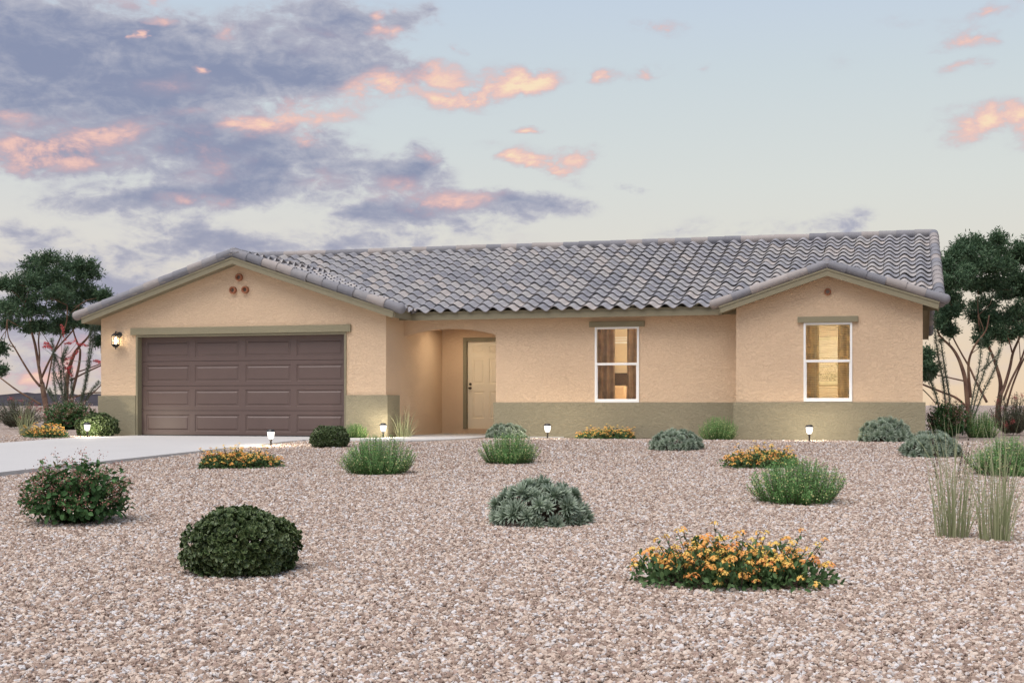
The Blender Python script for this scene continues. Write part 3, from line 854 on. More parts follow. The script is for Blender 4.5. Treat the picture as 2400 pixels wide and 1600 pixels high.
def make_silver():
    t = empty('silver_shrub'); rx, h = .44, .36
    g = G()
    m0 = 118; kk = np.arange(m0)+.5
    zz = 1-kk/m0*1.12; th = kk*2.39996
    d = unit(np.stack([np.cos(th)*np.sqrt(np.clip(1-zz**2, .02, 1)), np.sin(th)*np.sqrt(np.clip(1-zz**2, .02, 1)), zz], -1)+RNG.normal(0, .085, (m0, 3)))
    q0 = RNG.uniform(.88, 1.08, m0)[:, None]
    P = d*q0*[rx*.85, rx*.85, h*.70] + [0, 0, h*.10]; P[:, 2] = np.maximum(P[:, 2], .02)
    d = unit(d*[1, 1, .9]+[0, 0, .25])
    sizes = RNG.uniform(.78, 1.15, len(P)); rr = RNG.random(len(P))
    for layer, (el, m, L) in enumerate(((1.25, 6, .060), (.95, 8, .078), (.6, 9, .088), (.25, 9, .088), (-.05, 7, .080))):
        for k in range(m):
            n = len(P); a = 2*math.pi*(k+RNG.uniform(-.25, .25, n))/m + layer*.4
            ref = unit(np.cross(d, np.array([.3, .5, .9]))); q = np.cross(d, ref)
            out = np.cos(a)[:, None]*ref + np.sin(a)[:, None]*q
            e = el + RNG.normal(0, .1, n)
            D = np.cos(e)[:, None]*out + np.sin(e)[:, None]*d
            leaves(g, P, D, d + .01, L*sizes*RNG.uniform(.85, 1.1, n), .0135, .25, True, np.clip(rr+RNG.normal(0, .2, n), 0, 1), -.06, True)
    g.build('foliage', M['sil'], t)
    g = G()
    for p, dd in zip(P, d):
        g.tube([(p[0]*.15, p[1]*.15, -.02), p*.6, p], [.006, .005, .004], 4, False)
    g.build('stem', M['twig'], t)
    return t

def make_needle(seed, rx=.5, h=.46):
    t = empty('needle_leaf_shrub'); g = G(); s = G(); fl = G()
    n = 340
    a = RNG.uniform(0, 2*np.pi, n); rr = np.sqrt(RNG.random(n))
    base = np.stack([np.cos(a)*rr*rx*.62, np.sin(a)*rr*rx*.62, np.full(n, -.02)], -1)
    tall = h*np.clip(1.0 - .60*rr**1.7 + RNG.normal(0, .085, n) + .11*np.sin(3*a+seed)*(rr > .25), .22, 1.03)
    tip = np.stack([np.cos(a)*rr*rx*1.0, np.sin(a)*rr*rx*1.0, tall], -1) + RNG.normal(0, .02, (n, 3))*[1, 1, .2]
    for i in range(n):
        mid = base[i]*.4 + tip[i]*.6; mid[2] = tall[i]*.42
        s.tube([base[i], mid, tip[i]], [.003, .002, .001], 4, False)
        m = int(60*max(.5, tall[i]/h))
        u = np.linspace(.08, 1, m)[:, None]
        P = (1-u)**2*base[i] + 2*u*(1-u)*mid + u*u*tip[i]
        T = unit(2*(1-u)*(mid-base[i]) + 2*u*(tip[i]-mid))
        ph = np.arange(m)*2.4
        ref = unit(np.cross(T, [0.3, .9, .1])); q = np.cross(T, ref)
        out = np.cos(ph)[:, None]*ref + np.sin(ph)[:, None]*q
        D = out*.9 + T*.6 + RNG.normal(0, .1, (m, 3))
        leaves(g, P, D, T+.01, RNG.uniform(.028, .044, m)*(1.05-.35*u[:, 0]), .0095, 0, False, np.clip(RNG.random(m)*.6+.45*u[:, 0], 0, 1))
        if RNG.random() < .95:
            for _ in range(RNG.integers(1, 2+1)):
                w = RNG.uniform(.3, .97); p = (1-w)**2*base[i]+2*w*(1-w)*mid+w*w*tip[i]+RNG.normal(0, .012, 3)
                r0 = RNG.uniform(.006, .012)
                V = p + r0*np.array([(1, 0, 0), (-1, 0, 0), (0, 1, 0), (0, -1, 0), (0, 0, 1), (0, 0, -1)])
                fl.add(V, [np.array([(0, 2, 4), (2, 1, 4), (1, 3, 4), (3, 0, 4), (2, 0, 5), (1, 2, 5), (3, 1, 5), (0, 3, 5)])], rnd=RNG.random())
    g.build('foliage', M['ros'], t); s.build('stem', M['twig'], t); fl.build('blossom', M['yel'], t)
    return t

def make_lantana(rx=.64, ry=.42, h=.27, seed=1, tall=True):
    t = empty('lantana_shrub'); g = G(); s = G(); fl = G()
    # an uneven mat made of overlapping sprawling clumps
    cl = []
    for k in range(26):
        a = k*2.4+seed; r_ = min(1, math.sqrt((k+.5)/26)+RNG.normal(0, .05))
        cl.append((math.cos(a)*r_*rx*.84, math.sin(a)*r_*ry*.84, RNG.uniform(.10, .20), h*RNG.uniform(.5, 1.0)*(1.1-.45*r_)))
    for cx, cy, cr, ch in cl:
        P, d = dome_points(135, cr, cr*.85, ch, (.45, 1.05), low=-.2, bump=.1, seed=seed, zc=.15)
        P = P + [cx, cy, 0]; n = len(P); P[:, 2] = np.maximum(P[:, 2], .004)
        D = unit(d + rdir(n)*.7 + [0, 0, .1])
        leaves(g, P, D, d+[0, 0, .5], RNG.uniform(.03, .052, n), RNG.uniform(.02, .03, n), .18, True, None, .15)
        for _ in range(5):
            p = P[RNG.integers(n)]; s.tube([(cx*.6, cy*.6, 0), (p+[cx, cy, 0])*[.5, .5, .45], p], [.004, .003, .002], 4, False)
    def head(p, r0, tone):
        # a flat cluster of small four lobed florets
        m = 13; aa = RNG.uniform(0, 6.28, m); q = np.sqrt(np.linspace(0.02, 1, m))
        c = p + np.stack([np.cos(aa)*q*r0, np.sin(aa)*q*r0, .62*r0*(1-q*q)], -1)
        nrm = unit(np.stack([np.cos(aa)*q*.9, np.sin(aa)*q*.9, 1.0-.35*q], -1))
        f = r0*.36
        U = unit(np.cross(nrm, rdir(m))); W = np.cross(nrm, U)
        for i in range(m):
            V = [c[i]+f*(U[i]*x+W[i]*y)+nrm[i]*z for x, y, z in ((1, 0, .0), (.35, .35, .004), (0, 1, 0), (-.35, .35, .004), (-1, 0, 0), (-.35, -.35, .004), (0, -1, 0), (.35, -.35, .004))]
            fl.add(V, [np.array([tuple(range(8))])], rnd=np.clip(tone + .35*(1-q[i])+RNG.normal(0, .08), 0, 1))
    nh = 340
    for k in range(nh):
        cx, cy, cr, ch = cl[RNG.integers(len(cl))]
        a = RNG.uniform(0, 6.28); r_ = math.sqrt(RNG.random())*cr*1.0
        z = ch*math.sqrt(max(.05, 1-(r_/cr)**2))*RNG.uniform(.55, 1)
        p = np.array([cx+math.cos(a)*r_, cy+math.sin(a)*r_*.85, z+RNG.uniform(.0, .075)])
        head(p, RNG.uniform(.024, .036), RNG.choice([.1, .3, .45, .65, .8]))
    if tall:   # a few leggy flowering shoots standing above and beside the mat
        for k in range(46):
            a = RNG.uniform(0, 6.28); r_ = RNG.uniform(.3, 1.03)
            x, y = math.cos(a)*rx*r_, math.sin(a)*ry*r_; z = RNG.uniform(.16, .36)*(1.12-.45*r_)
            p0 = np.array([x*.75, y*.75, .03]); p1 = np.array([x, y, z]); s.tube([p0, (p0+p1)/2+[0, 0, .02], p1], [.004, .003, .002], 4, False)
            head(p1, .027, RNG.choice([.3, .55, .75]))
            m = 9; u = np.linspace(.35, .92, m)[:, None]; P = p0+(p1-p0)*u
            leaves(g, P, rdir(m)*[1, 1, .4], np.tile([0, 0, 1.0], (m, 1)), .034, .019, .15, True, None, .2)
    g.build('foliage', M['lan'], t); s.build('stem', M['twig'], t); fl.build('blossom', M['lanf'], t)
    return t

def make_pink():
    t = empty('pink_flowered_shrub'); g = G(); s = G(); fl = G(); rx, h = .52, .57
    n = 170
    for i in range(n):
        a = RNG.uniform(0, 6.28); r_ = math.sqrt(RNG.random())*rx*RNG.uniform(.75, 1.0)
        z = h*RNG.uniform(.35, 1.0)*math.sqrt(max(.12, 1-(r_/(rx*1.15))**2)) + .02
        tip = np.array([math.cos(a)*r_, math.sin(a)*r_, z]); base = np.array([math.cos(a)*.06, math.sin(a)*.06, -.02])
        mid = (base+tip)*.5 + [0, 0, .05]
        m = 13; u = np.linspace(.12, 1, m)[:, None]
        P = (1-u)**2*base + 2*u*(1-u)*mid + u*u*tip
        s.tube(P[::3], [.004, .0035, .003, .002, .0015][:len(P[::3])], 4, False)
        side = rdir(m)*[1, 1, .55]
        leaves(g, P, side+[0, 0, .1], np.tile([0, 0, 1.0], (m, 1)), RNG.uniform(.042, .066, m), RNG.uniform(.028, .04, m), .12, True, np.clip(RNG.random(m)*.6+.4*u[:, 0], 0, 1), .22)
        for q in range(2 if i % 3 == 0 else 1):   # airy clusters of tiny flowers at the shoot ends
            c = tip*(1-.2*q) + RNG.normal(0, .02, 3); k = 22
            p = c + RNG.normal(0, .022, (k, 3)); d = rdir(k)
            leaves(fl, p, d, rdir(k), RNG.uniform(.009, .016, k), RNG.uniform(.009, .014, k), 0, False)
    P, d = dome_points(1150, rx*.85, rx*.85, h*.86, (.5, 1.0), low=-.6)
    leaves(g, P, unit(d+rdir(len(P))), d+[0, 0, .4], .055, .036, .12, True, RNG.random(len(P))*.7, .2)
    g.build('foliage', M['pnk'], t); s.build('stem', M['twig'], t); fl.build('blossom', M['pnkf'], t)
    return t

def make_grass(seed, n=150, h=.8, r=.12, spread=.16, seeds=5):
    t = empty('grass_tuft'); g = G(); sd = G()
    def blade(b, tip, w, rnd, bend):
        k = 7; u = np.linspace(0, 1, k)[:, None]
        mid = b*.5+tip*.5; mid = mid*[.75, .75, 1]+b*[.25, .25, 0] + [0, 0, tip[2]*.12]
        P = (1-u)**2*b+2*u*(1-u)*mid+u*u*tip + bend*u**3
        d = unit(tip-b); S = unit(np.cross(d, rdir(1)[0]))
        ww = w*(1-u**2.2)*.5+.0004
        V = np.concatenate([P-S*ww, P+S*ww]); i = np.arange(k-1)
        g.add(V, [np.stack([i, i+1, k+i+1, k+i], -1)], rnd=rnd)
        return P
    for i in range(n):
        a = RNG.uniform(0, 6.28); rr = math.sqrt(RNG.random())
        b = np.array([math.cos(a)*rr*r, math.sin(a)*rr*r*.8, -.02])
        hh = h*np.clip(RNG.beta(1.9, 2.9)*1.05+.12, .15, 1)
        tip = np.array([math.cos(a)*(rr*r+spread*rr*RNG.uniform(.1, 1.1)), math.sin(a)*(rr*r+spread*rr*RNG.uniform(.1, 1.1)), hh])
        blade(b, tip, RNG.uniform(.0035, .009), RNG.random(), RNG.normal(0, .075, 3)*[1, 1, .4])
    for i in range(seeds):
        a = RNG.uniform(0, 6.28); b = np.array([0, 0, 0.]); tip = np.array([math.cos(a)*spread*.8, math.sin(a)*spread*.6, h*RNG.uniform(.62, .8)])
        P = blade(b, tip, .005, .2, np.zeros(3))
        m = 46; u = RNG.uniform(.72, 1, m)[:, None]; q = P[-1]*u + P[0]*(1-u)
        sd = G(); leaves(sd, q+RNG.normal(0, .004, (m, 3)), unit(tip)+rdir(m)*.5, rdir(m), .018, .005, 0, False)
        sd.build('seed_head', M['seed'], t)
    g.build('blades', M['grass'], t)
    return t

def make_sage():
    t = empty('red_flowered_shrub'); g = G(); s = G(); fl = G(); rx, h = .62, .93
    for i in range(190):
        a = RNG.uniform(0, 6.28); r_ = math.sqrt(RNG.random())*rx
        z = h*RNG.uniform(.4, 1.03)*math.sqrt(max(.15, 1-(r_/(rx*1.2))**2))
        tip = np.array([math.cos(a)*r_, math.sin(a)*r_, z]); base = np.array([math.cos(a)*.08, math.sin(a)*.08, -.02]); mid = (base+tip)*.5+[0, 0, .04]
        m = 26; u = np.linspace(.15, 1, m)[:, None]; P = (1-u)**2*base+2*u*(1-u)*mid+u*u*tip
        s.tube(P[::5], np.linspace(.006, .002, len(P[::5])), 4, False)
        leaves(g, P, rdir(m)+unit(tip-base)*.6, rdir(m), RNG.uniform(.05, .085, m), .014, 0, False)
    Q, _ = dome_points(40, rx*.9, rx*.9, h*.95, (.95, 1.0), low=-.3)
    for i in range(13):
        k = 60; p = Q[i]+RNG.normal(0, .03, (k, 3)); leaves(fl, p, rdir(k), rdir(k), .024, .012, 0, False)
    g.build('foliage', M['sage'], t); s.build('stem', M['twig'], t); fl.build('blossom', M['red'], t)
    return t

def place(src, used, x, y, label, cat, group, s=(1, 1, 1), rz=0.0, z=None):
    o = src if not used.get(src.name) else copy_thing(src)
    used[src.name] = True
    o.location = (x, y, (zg(y) if z is None else z)); o.scale = s; o.rotation_euler = (0, 0, rz)
    return tag(o, label, cat, group)
U = {}
bx = make_boxwood(); gb = 'round clipped boxwoods in the gravel'
place(bx, U, 9.56, -18.43, 'large dark green round boxwood in the foreground gravel', 'shrub', gb, (.94, .94, 1.0), 0)
place(bx, U, 4.09, -4.54, 'small dark round boxwood in front of the right end of the garage door', 'shrub', gb, (.9, .9, .88), 2.0)
place(bx, U, -2.98, -.72, 'round boxwood at the left corner of the garage behind a path light', 'shrub', gb, (1.12, 1.0, 1.2), 4.1)

sv = make_silver(); gs = 'silvery spiky leaved shrubs in the gravel'
place(sv, U, 10.70, -15.24, 'largest silver green rosette shrub, in the middle of the foreground gravel', 'shrub', gs, (1.03, 1.03, 1.12), .3)
place(sv, U, 5.90, .18, 'silver green shrub before the entry door beside the olive wainscot', 'shrub', gs, (1.03, 1.0, .9), 1.7)
place(sv, U, 10.11, -4.41, 'silver green shrub in front of the short wall between the two windows', 'shrub', gs, (1.03, 1.03, 1.0), 2.9)
place(sv, U, 13.33, -.53, 'wide silver green shrub against the right end of the wing wainscot', 'shrub', gs, (1.3, 1.05, 1.32), 4.2)
place(sv, U, 14.03, -5.50, 'silver green shrub just right of the house corner behind the tall grass', 'shrub', gs, (1.02, 1.02, 1.1), 5.3)

nd1 = make_needle(1); nd2 = make_needle(4); gn = 'upright green shrubs dotted with tiny yellow flowers'
place(nd1, U, 7.24, -10.21, 'upright green needle leaved shrub below the lit garage corner', 'shrub', gn, (1, 1, 1.03), 0)
place(nd2, U, 8.35, -8.03, 'green needle leaved shrub overlapping the silver shrub before the entry', 'shrub', gn, (.9, .9, .9), .5)
place(nd1, U, 10.2, .02, 'green needle leaved shrub at the inner corner between main wall and wing', 'shrub', gn, (.98, .72, .95), 2.2)
place(nd2, U, 12.67, -12.98, 'largest green needle leaved shrub, in front of the right hand orange lantana', 'shrub', gn, (.98, .98, .95), 2.6)
place(nd1, U, 14.93, -8.98, 'green needle leaved shrub cut off by the right picture edge', 'shrub', gn, (1.15, 1.1, .98), 3.6)
place(nd2, U, 2.86, -.45, 'small bright green shrub lit by the path light behind the small boxwood', 'shrub', gn, (.58, .6, .64), 3.9)
place(nd1, U, 15.19, 3.57, 'bright green bush behind the house corner beside the brownish shrub', 'shrub', gn, (.78, .75, 1.15), 5.0)

ln = make_lantana(seed=2); ln2 = make_lantana(seed=5); gl = 'orange and yellow flowering lantanas'
place(ln, U, 12.68, -18.16, 'large sprawling orange and yellow lantana in the right foreground', 'flower bush', gl, (.92, .92, 1.12), .25)
place(ln2, U, 4.92, -9.54, 'orange lantana in the gravel before the driveway and garage door', 'flower bush', gl, (.9, .9, 1.0), .4)
place(ln2, U, 7.95, .45, 'orange lantana against the olive wainscot under the middle window', 'flower bush', gl, (.95, .78, .86), 3.3)
place(ln2, U, 11.87, -8.15, 'orange lantana just behind the largest green needle leaved shrub', 'flower bush', gl, (.86, .86, 1.02), 3.9)
place(ln, U, -3.42, -1.94, 'orange and yellow lantana at the far left beyond the driveway', 'flower bush', gl, (1.0, .9, 1.0), 2.7)

pk = make_pink(); gp = 'leafy shrubs with tiny pink flowers'
place(pk, U, 6.79, -16.10, 'leafy green shrub with tiny pink flowers in the left foreground', 'shrub', gp, (1.04, 1.04, 1.02), 0)
place(pk, U, 14.52, 3.49, 'brownish pink flowered shrub at the right corner of the house', 'shrub', gp, (.98, .95, 1.4), 2.0)
place(pk, U, -8.6, 6.6, 'pinkish shrub behind the red tipped canes at the left of the garage', 'shrub', gp, (1.6, 1.4, 1.45), 4.0)
place(pk, U, 16.8, 8.6, 'dark leafy shrub at the foot of the right hand tree', 'shrub', gp, (1.1, 1.0, 1.75), 1.0)

sg = make_sage(); gr2 = 'grey green shrubs with red flower clusters'
place(sg, U, -10.70, 7.18, 'grey green shrub with red flowers below the left tree', 'shrub', gr2, (1.45, 1.2, 1.02), 0)
place(sg, U, 15.98, 6.02, 'grey green shrub with red flowers at the right picture edge', 'shrub', gr2, (1.0, .9, 1.05), 2.0)

gt = make_grass(1, 110, .98, .115, .17, 6); gt2 = make_grass(2, 130, .95, .12, .16, 3); gg = 'tall pale grass tufts'
place(gt, U, 14.01, -15.54, 'left one of the two tall pale grass tufts at the right front', 'grass tuft', gg)
place(gt2, U, 14.33, -15.67, 'right one of the two tall pale grass tufts at the right front', 'grass tuft', gg)
place(gt2, U, 3.66, .24, 'yellowish grass tuft at the garage corner beside the entry walk', 'grass tuft', gg, (1.3, 1.1, .72), 1.0)
place(gt, U, -5.08, -.32, 'thin pale grass tuft beside the left lantana', 'grass tuft', gg, (1.2, 1.2, .85), 2.0)

# ---- trees: trunks and limbs follow measured polylines, crowns are sprays of narrow leaves
DATA = {
'A':dict(b=[
  ( [(-13.502, 12.653, 0.177), (-13.792, 12.871, 0.85), (-14.064, 13.095, 1.412)] , 0.15 , 0.12 ),
  ( [(-13.763, 12.667, 1.404), (-13.966, 12.793, 1.923), (-14.189, 12.913, 2.646), (-14.413, 13.032, 3.135), (-14.534, 13.182, 3.506), (-14.612, 13.343, 3.881), (-14.604, 13.53, 4.46)] , 0.085 , 0.03 ),
  ( [(-13.842, 12.616, 1.918), (-13.946, 12.797, 2.321), (-14.1, 12.963, 2.847), (-14.155, 13.158, 3.338), (-14.22, 13.35, 3.551), (-14.207, 13.565, 4.171)] , 0.05 , 0.02 ),
  ( [(-13.587, 12.319, 1.28), (-13.822, 12.234, 1.593), (-14.076, 12.144, 2.025), (-14.329, 12.054, 2.495), (-14.545, 11.974, 2.906), (-14.572, 11.949, 3.473)] , 0.06 , 0.02 ),
  ( [(-14.723, 12.467, 2.595), (-15.027, 12.566, 2.702), (-15.37, 12.653, 2.83)] , 0.025 , 0.012 ),
  ( [(-13.795, 12.713, 1.603), (-13.493, 12.607, 2.033), (-13.192, 12.5, 2.421), (-12.892, 12.394, 2.844), (-12.576, 12.292, 3.381), (-12.448, 12.135, 3.913)] , 0.06 , 0.025 ),
  ( [(-13.531, 12.564, 1.204), (-13.314, 12.416, 1.673), (-13.08, 12.273, 2.294), (-12.902, 12.113, 2.403)] , 0.045 , 0.03 ),
  ( [(-13.725, 12.547, 0.691), (-14.094, 12.487, 0.908), (-14.539, 12.405, 1.166), (-15.1, 12.289, 1.582), (-15.28, 12.283, 1.682)] , 0.055 , 0.025 ),
  ( [(-13.79, 12.253, 2.85), (-13.731, 11.916, 3.456), (-13.669, 11.58, 3.899)] , 0.03 , 0.015 ),
],c=[
(-13.164,12.135,5.293,0.375),(-14.475,13.348,5.25,0.414),(-13.984,13.113,4.854,0.553),(-13.586,11.714,4.488,0.553),(-14.993,12.901,4.5,0.375),(-14.331,11.56,4.532,0.217),(-13.387,12.915,4.702,0.474),(-12.943,11.818,4.094,0.592),(-13.796,11.26,3.572,0.493),(-15.221,13.021,3.348,0.316),(-13.436,11.882,3.605,0.414),(-13.361,11.966,3.142,0.245),(-15.642,13.177,3.889,0.316),(-14.874,13.123,4.113,0.395),(-14.746,11.813,2.451,0.178),(-15.54,12.913,1.778,0.178),(-14.099,12.494,3.181,0.178),]),
'B':dict(b=[
  ( [(-14.11, 14.587, 0.237), (-14.06, 14.479, 1.31), (-13.892, 14.405, 1.924), (-13.665, 14.347, 2.413), (-13.439, 14.29, 2.654), (-13.056, 14.277, 3.016), (-12.832, 14.219, 3.417)] , 0.14 , 0.03 ),
  ( [(-14.068, 14.736, 0.899), (-13.954, 14.849, 1.521), (-13.879, 14.95, 2.063), (-13.883, 15.028, 2.523), (-13.967, 15.083, 2.693), (-14.212, 15.092, 3.322), (-14.217, 15.17, 4.079)] , 0.085 , 0.03 ),
  ( [(-14.096, 14.742, 1.52), (-13.82, 15.149, 1.776), (-13.438, 15.587, 2.056), (-13.373, 15.934, 2.171)] , 0.05 , 0.03 ),
  ( [(-13.603, 14.536, 1.823), (-13.112, 14.505, 1.962), (-12.703, 14.449, 2.08)] , 0.035 , 0.025 ),
  ( [(-13.762, 14.422, 0.938), (-13.004, 14.198, 1.078), (-12.295, 13.96, 1.094)] , 0.05 , 0.03 ),
  ( [(-13.299, 14.503, 0.897), (-12.887, 14.374, 1.14), (-12.516, 14.232, 1.382)] , 0.04 , 0.025 ),
  ( [(-14.524, 14.429, 2.507), (-14.03, 14.261, 2.865), (-13.541, 14.093, 3.218), (-13.249, 13.867, 3.485), (-12.998, 13.629, 4.03)] , 0.05 , 0.02 ),
],c=[
(-14.15,14.928,5.351,0.433),(-13.278,14.33,5.352,0.392),(-13.122,14.305,5.019,0.433),(-14.187,15.268,4.797,0.536),(-14.189,14.424,4.357,0.577),(-13.797,14.125,3.917,0.515),(-13.556,14.608,4.316,0.433),(-13.364,15.179,4.396,0.247),(-13.508,13.562,3.35,0.392),(-14.325,15.62,3.521,0.309),(-12.714,13.756,3.348,0.268),(-13.312,15.245,3.4,0.206),(-14.747,15.101,3.247,0.247),(-12.407,14.134,4.337,0.144),(-13.21,15.234,2.856,0.124),]),
'C':dict(b=[
  ( [(15.49, 16.718, 0.427), (15.444, 16.733, 1.014), (15.398, 16.748, 1.439), (15.305, 16.749, 1.8), (15.18, 16.741, 2.128), (14.993, 16.715, 2.423), (14.647, 16.644, 2.785), (14.585, 16.654, 3.179)] , 0.15 , 0.04 ),
  ( [(15.544, 16.548, 0.915), (15.49, 16.344, 1.367), (15.466, 16.148, 1.847), (15.52, 15.975, 2.162), (15.665, 15.828, 2.475), (15.93, 15.716, 2.848), (16.011, 15.551, 3.28)] , 0.09 , 0.03 ),
  ( [(15.548, 16.639, 2.186), (15.684, 17.247, 2.305), (15.823, 17.855, 2.41)] , 0.03 , 0.02 ),
  ( [(16.018, 16.783, 0.753), (15.711, 16.822, 1.374), (15.528, 16.897, 1.802), (15.281, 16.953, 2.265), (15.017, 17.005, 2.83), (15.005, 17.129, 3.266)] , 0.07 , 0.03 ),
  ( [(15.471, 17.006, 1.378), (14.913, 17.213, 1.517), (14.442, 17.445, 1.641), (14.286, 17.769, 1.834)] , 0.045 , 0.025 ),
  ( [(15.442, 16.693, 0.606), (15.142, 16.516, 0.883), (14.764, 16.316, 1.045), (14.17, 16.054, 1.287), (13.951, 15.901, 1.399)] , 0.07 , 0.045 ),
  ( [(14.551, 16.53, 0.721), (14.368, 16.822, 0.952), (14.182, 17.112, 1.153)] , 0.035 , 0.03 ),
  ( [(14.984, 16.438, 2.412), (14.931, 16.733, 2.621), (14.971, 17.055, 2.866)] , 0.03 , 0.015 ),
],c=[
(15.073,17.287,5.131,0.163),(14.952,17.456,4.753,0.196),(15.016,15.494,4.249,0.343),(15.379,17.87,4.277,0.343),(14.809,15.698,4.112,0.18),(14.794,16.272,4.808,0.147),(14.967,16.914,3.846,0.278),(15.117,17.681,3.632,0.212),(14.729,16.169,3.051,0.245),(14.733,17.629,3.469,0.278),(14.93,16.721,2.85,0.163),(14.946,16.202,3.373,0.196),(15.411,16.308,4.536,0.261),(14.26,15.816,2.105,0.137),(14.225,15.545,1.744,0.163),(14.414,15.857,1.718,0.114),(14.288,16.776,1.545,0.114),]),
'D':dict(b=[
  ( [(16.503, 19.42, 0.62), (16.545, 19.312, 0.964), (16.554, 19.193, 1.169), (16.53, 19.066, 1.475), (16.391, 18.905, 1.951), (16.187, 18.725, 2.457), (15.92, 18.527, 2.995), (15.849, 18.386, 3.463)] , 0.16 , 0.04 ),
  ( [(16.521, 18.932, 0.961), (16.666, 19.177, 1.271), (16.845, 19.431, 1.859), (16.959, 19.666, 2.348), (17.173, 19.931, 2.842), (17.29, 20.167, 3.235), (17.339, 20.384, 3.912)] , 0.1 , 0.045 ),
  ( [(16.9, 19.294, 2.335), (16.826, 19.155, 2.604), (16.719, 19.007, 2.94)] , 0.05 , 0.03 ),
  ( [(16.626, 19.061, 0.825), (16.86, 19.187, 1.442), (17.128, 19.323, 1.991), (17.28, 19.425, 2.404), (17.467, 19.538, 2.956)] , 0.065 , 0.05 ),
  ( [(16.745, 19.402, 0.62), (16.81, 19.398, 0.895), (16.941, 19.414, 1.342), (17.137, 19.448, 1.857), (17.333, 19.483, 2.268), (17.595, 19.536, 2.817)] , 0.06 , 0.045 ),
  ( [(17.142, 19.306, 2.093), (17.083, 18.734, 2.447), (17.008, 18.157, 2.759)] , 0.03 , 0.02 ),
],c=[
(15.558,19.928,5.81,0.257),(15.371,17.668,5.295,0.309),(15.877,18.965,5.589,0.377),(16.389,19.974,5.544,0.411),(16.409,18.404,5.78,0.154),(16.773,19.818,5.446,0.377),(17.081,20.452,5.292,0.411),(17.287,19.714,5.557,0.309),(17.72,20.232,5.287,0.514),(15.958,18.022,4.913,0.514),(15.673,18.759,5.06,0.343),(16.48,18.279,4.789,0.514),(17.061,20.184,4.672,0.514),(15.852,18.462,4.382,0.411),(16.332,18.995,4.244,0.548),(16.954,20.539,4.142,0.514),(17.331,20.281,4.429,0.514),(16.071,20.226,3.856,0.394),(15.872,18.864,3.424,0.291),(16.271,19.065,3.258,0.446),(16.706,19.794,3.258,0.446),(16.993,19.251,3.428,0.48),(16.373,18.602,2.823,0.24),(17.176,19.116,2.939,0.274),(15.942,18.338,2.613,0.137),(15.995,18.747,2.972,0.189),(17.697,20.726,4.281,0.617),(17.758,20.672,3.396,0.411),(16.787,19.534,2.793,0.206),]),
'OL':dict(s=[
   [(-10.965, 10.198, -0.01), (-10.646, 10.29, 0.837), (-10.469, 10.341, 1.831), (-10.292, 10.392, 2.863), (-10.214, 10.414, 3.158)] ,
   [(-10.894, 10.219, -0.01), (-10.518, 10.288, 1.462), (-10.373, 10.291, 2.638), (-10.316, 10.268, 3.151)] ,
   [(-11.16, 10.142, -0.01), (-11.382, 10.003, 0.8), (-11.427, 9.915, 1.644), (-11.349, 9.863, 2.192), (-11.394, 9.775, 2.702)] ,
   [(-11.106, 10.158, -0.01), (-11.216, 10.07, 1.094), (-11.238, 10.009, 1.718), (-11.365, 9.917, 2.194)] ,
   [(-11.018, 10.183, -0.01), (-11.253, 10.218, 0.911), (-11.579, 10.227, 1.652)] ,
   [(-11.319, 10.096, 0.284), (-11.608, 10.147, 0.911), (-11.828, 10.217, 1.171)] ,
   [(-11.053, 10.173, 0.026), (-11.14, 10.114, 1.278), (-11.217, 10.058, 2.087), (-11.049, 10.073, 2.454)] ,
   [(-11.0, 10.188, 0.026), (-11.024, 10.286, 1.096), (-11.118, 10.363, 1.837)] ,
   [(-10.823, 10.239, 0.063), (-10.648, 10.356, 0.726), (-10.472, 10.474, 1.096), (-10.26, 10.602, 1.393)] ,
],f=[
   [(-11.276, 10.109, 3.158), (-11.253, 10.156, 2.939), (-11.206, 10.21, 2.645)] ,
   [(-11.177, 10.137, 2.568), (-11.055, 10.206, 2.57), (-10.862, 10.296, 2.7)] ,
   [(-10.823, 10.239, 2.568), (-10.676, 10.336, 2.526), (-10.547, 10.427, 2.506)] ,
   [(-11.843, 9.945, 2.45), (-11.692, 9.96, 2.475), (-11.498, 9.988, 2.4)] ,
   [(-11.779, 9.964, 2.579), (-11.697, 10.03, 2.57), (-11.616, 10.096, 2.461)] ,
   [(-11.248, 10.117, 2.052), (-11.081, 10.119, 2.088), (-10.878, 10.132, 2.141)] ,
   [(-11.106, 10.158, 1.979), (-11.069, 10.165, 1.721), (-10.961, 10.193, 1.573)] ,
   [(-10.31, 10.387, 2.034), (-10.235, 10.465, 2.017), (-10.169, 10.54, 1.975)] ,
   [(-10.788, 10.249, 2.347), (-10.846, 10.272, 2.275), (-11.01, 10.265, 2.203)] ,
   [(-11.177, 10.137, 1.831), (-11.082, 10.122, 1.793), (-10.916, 10.126, 1.866)] ,
]),
'OR1':dict(s=[
   [(14.531, 9.226, 0.392), (14.419, 9.302, 0.884), (14.306, 9.378, 1.215), (14.243, 9.468, 1.457)] ,
   [(14.66, 9.263, 0.392), (14.603, 9.269, 1.063), (14.532, 9.27, 1.541), (14.461, 9.271, 1.87), (14.404, 9.277, 2.259), (14.353, 9.284, 2.915)] ,
   [(14.775, 9.296, 0.392), (14.703, 9.288, 1.063), (14.632, 9.279, 1.48), (14.575, 9.274, 1.884), (14.525, 9.271, 2.257), (14.529, 9.284, 2.287)] ,
   [(15.011, 9.365, 0.392), (15.009, 9.186, 0.541), (15.012, 9.009, 0.645)] ,
],f=[
]),
'OR2':dict(s=[
   [(15.257, 10.997, 0.301), (15.391, 11.042, 1.08), (15.482, 11.075, 1.454), (15.542, 11.099, 1.859), (15.572, 11.115, 2.233), (15.575, 11.123, 2.42)] ,
   [(15.301, 11.01, 0.301), (15.493, 11.004, 1.079), (15.639, 10.986, 1.544), (15.777, 10.965, 2.023)] ,
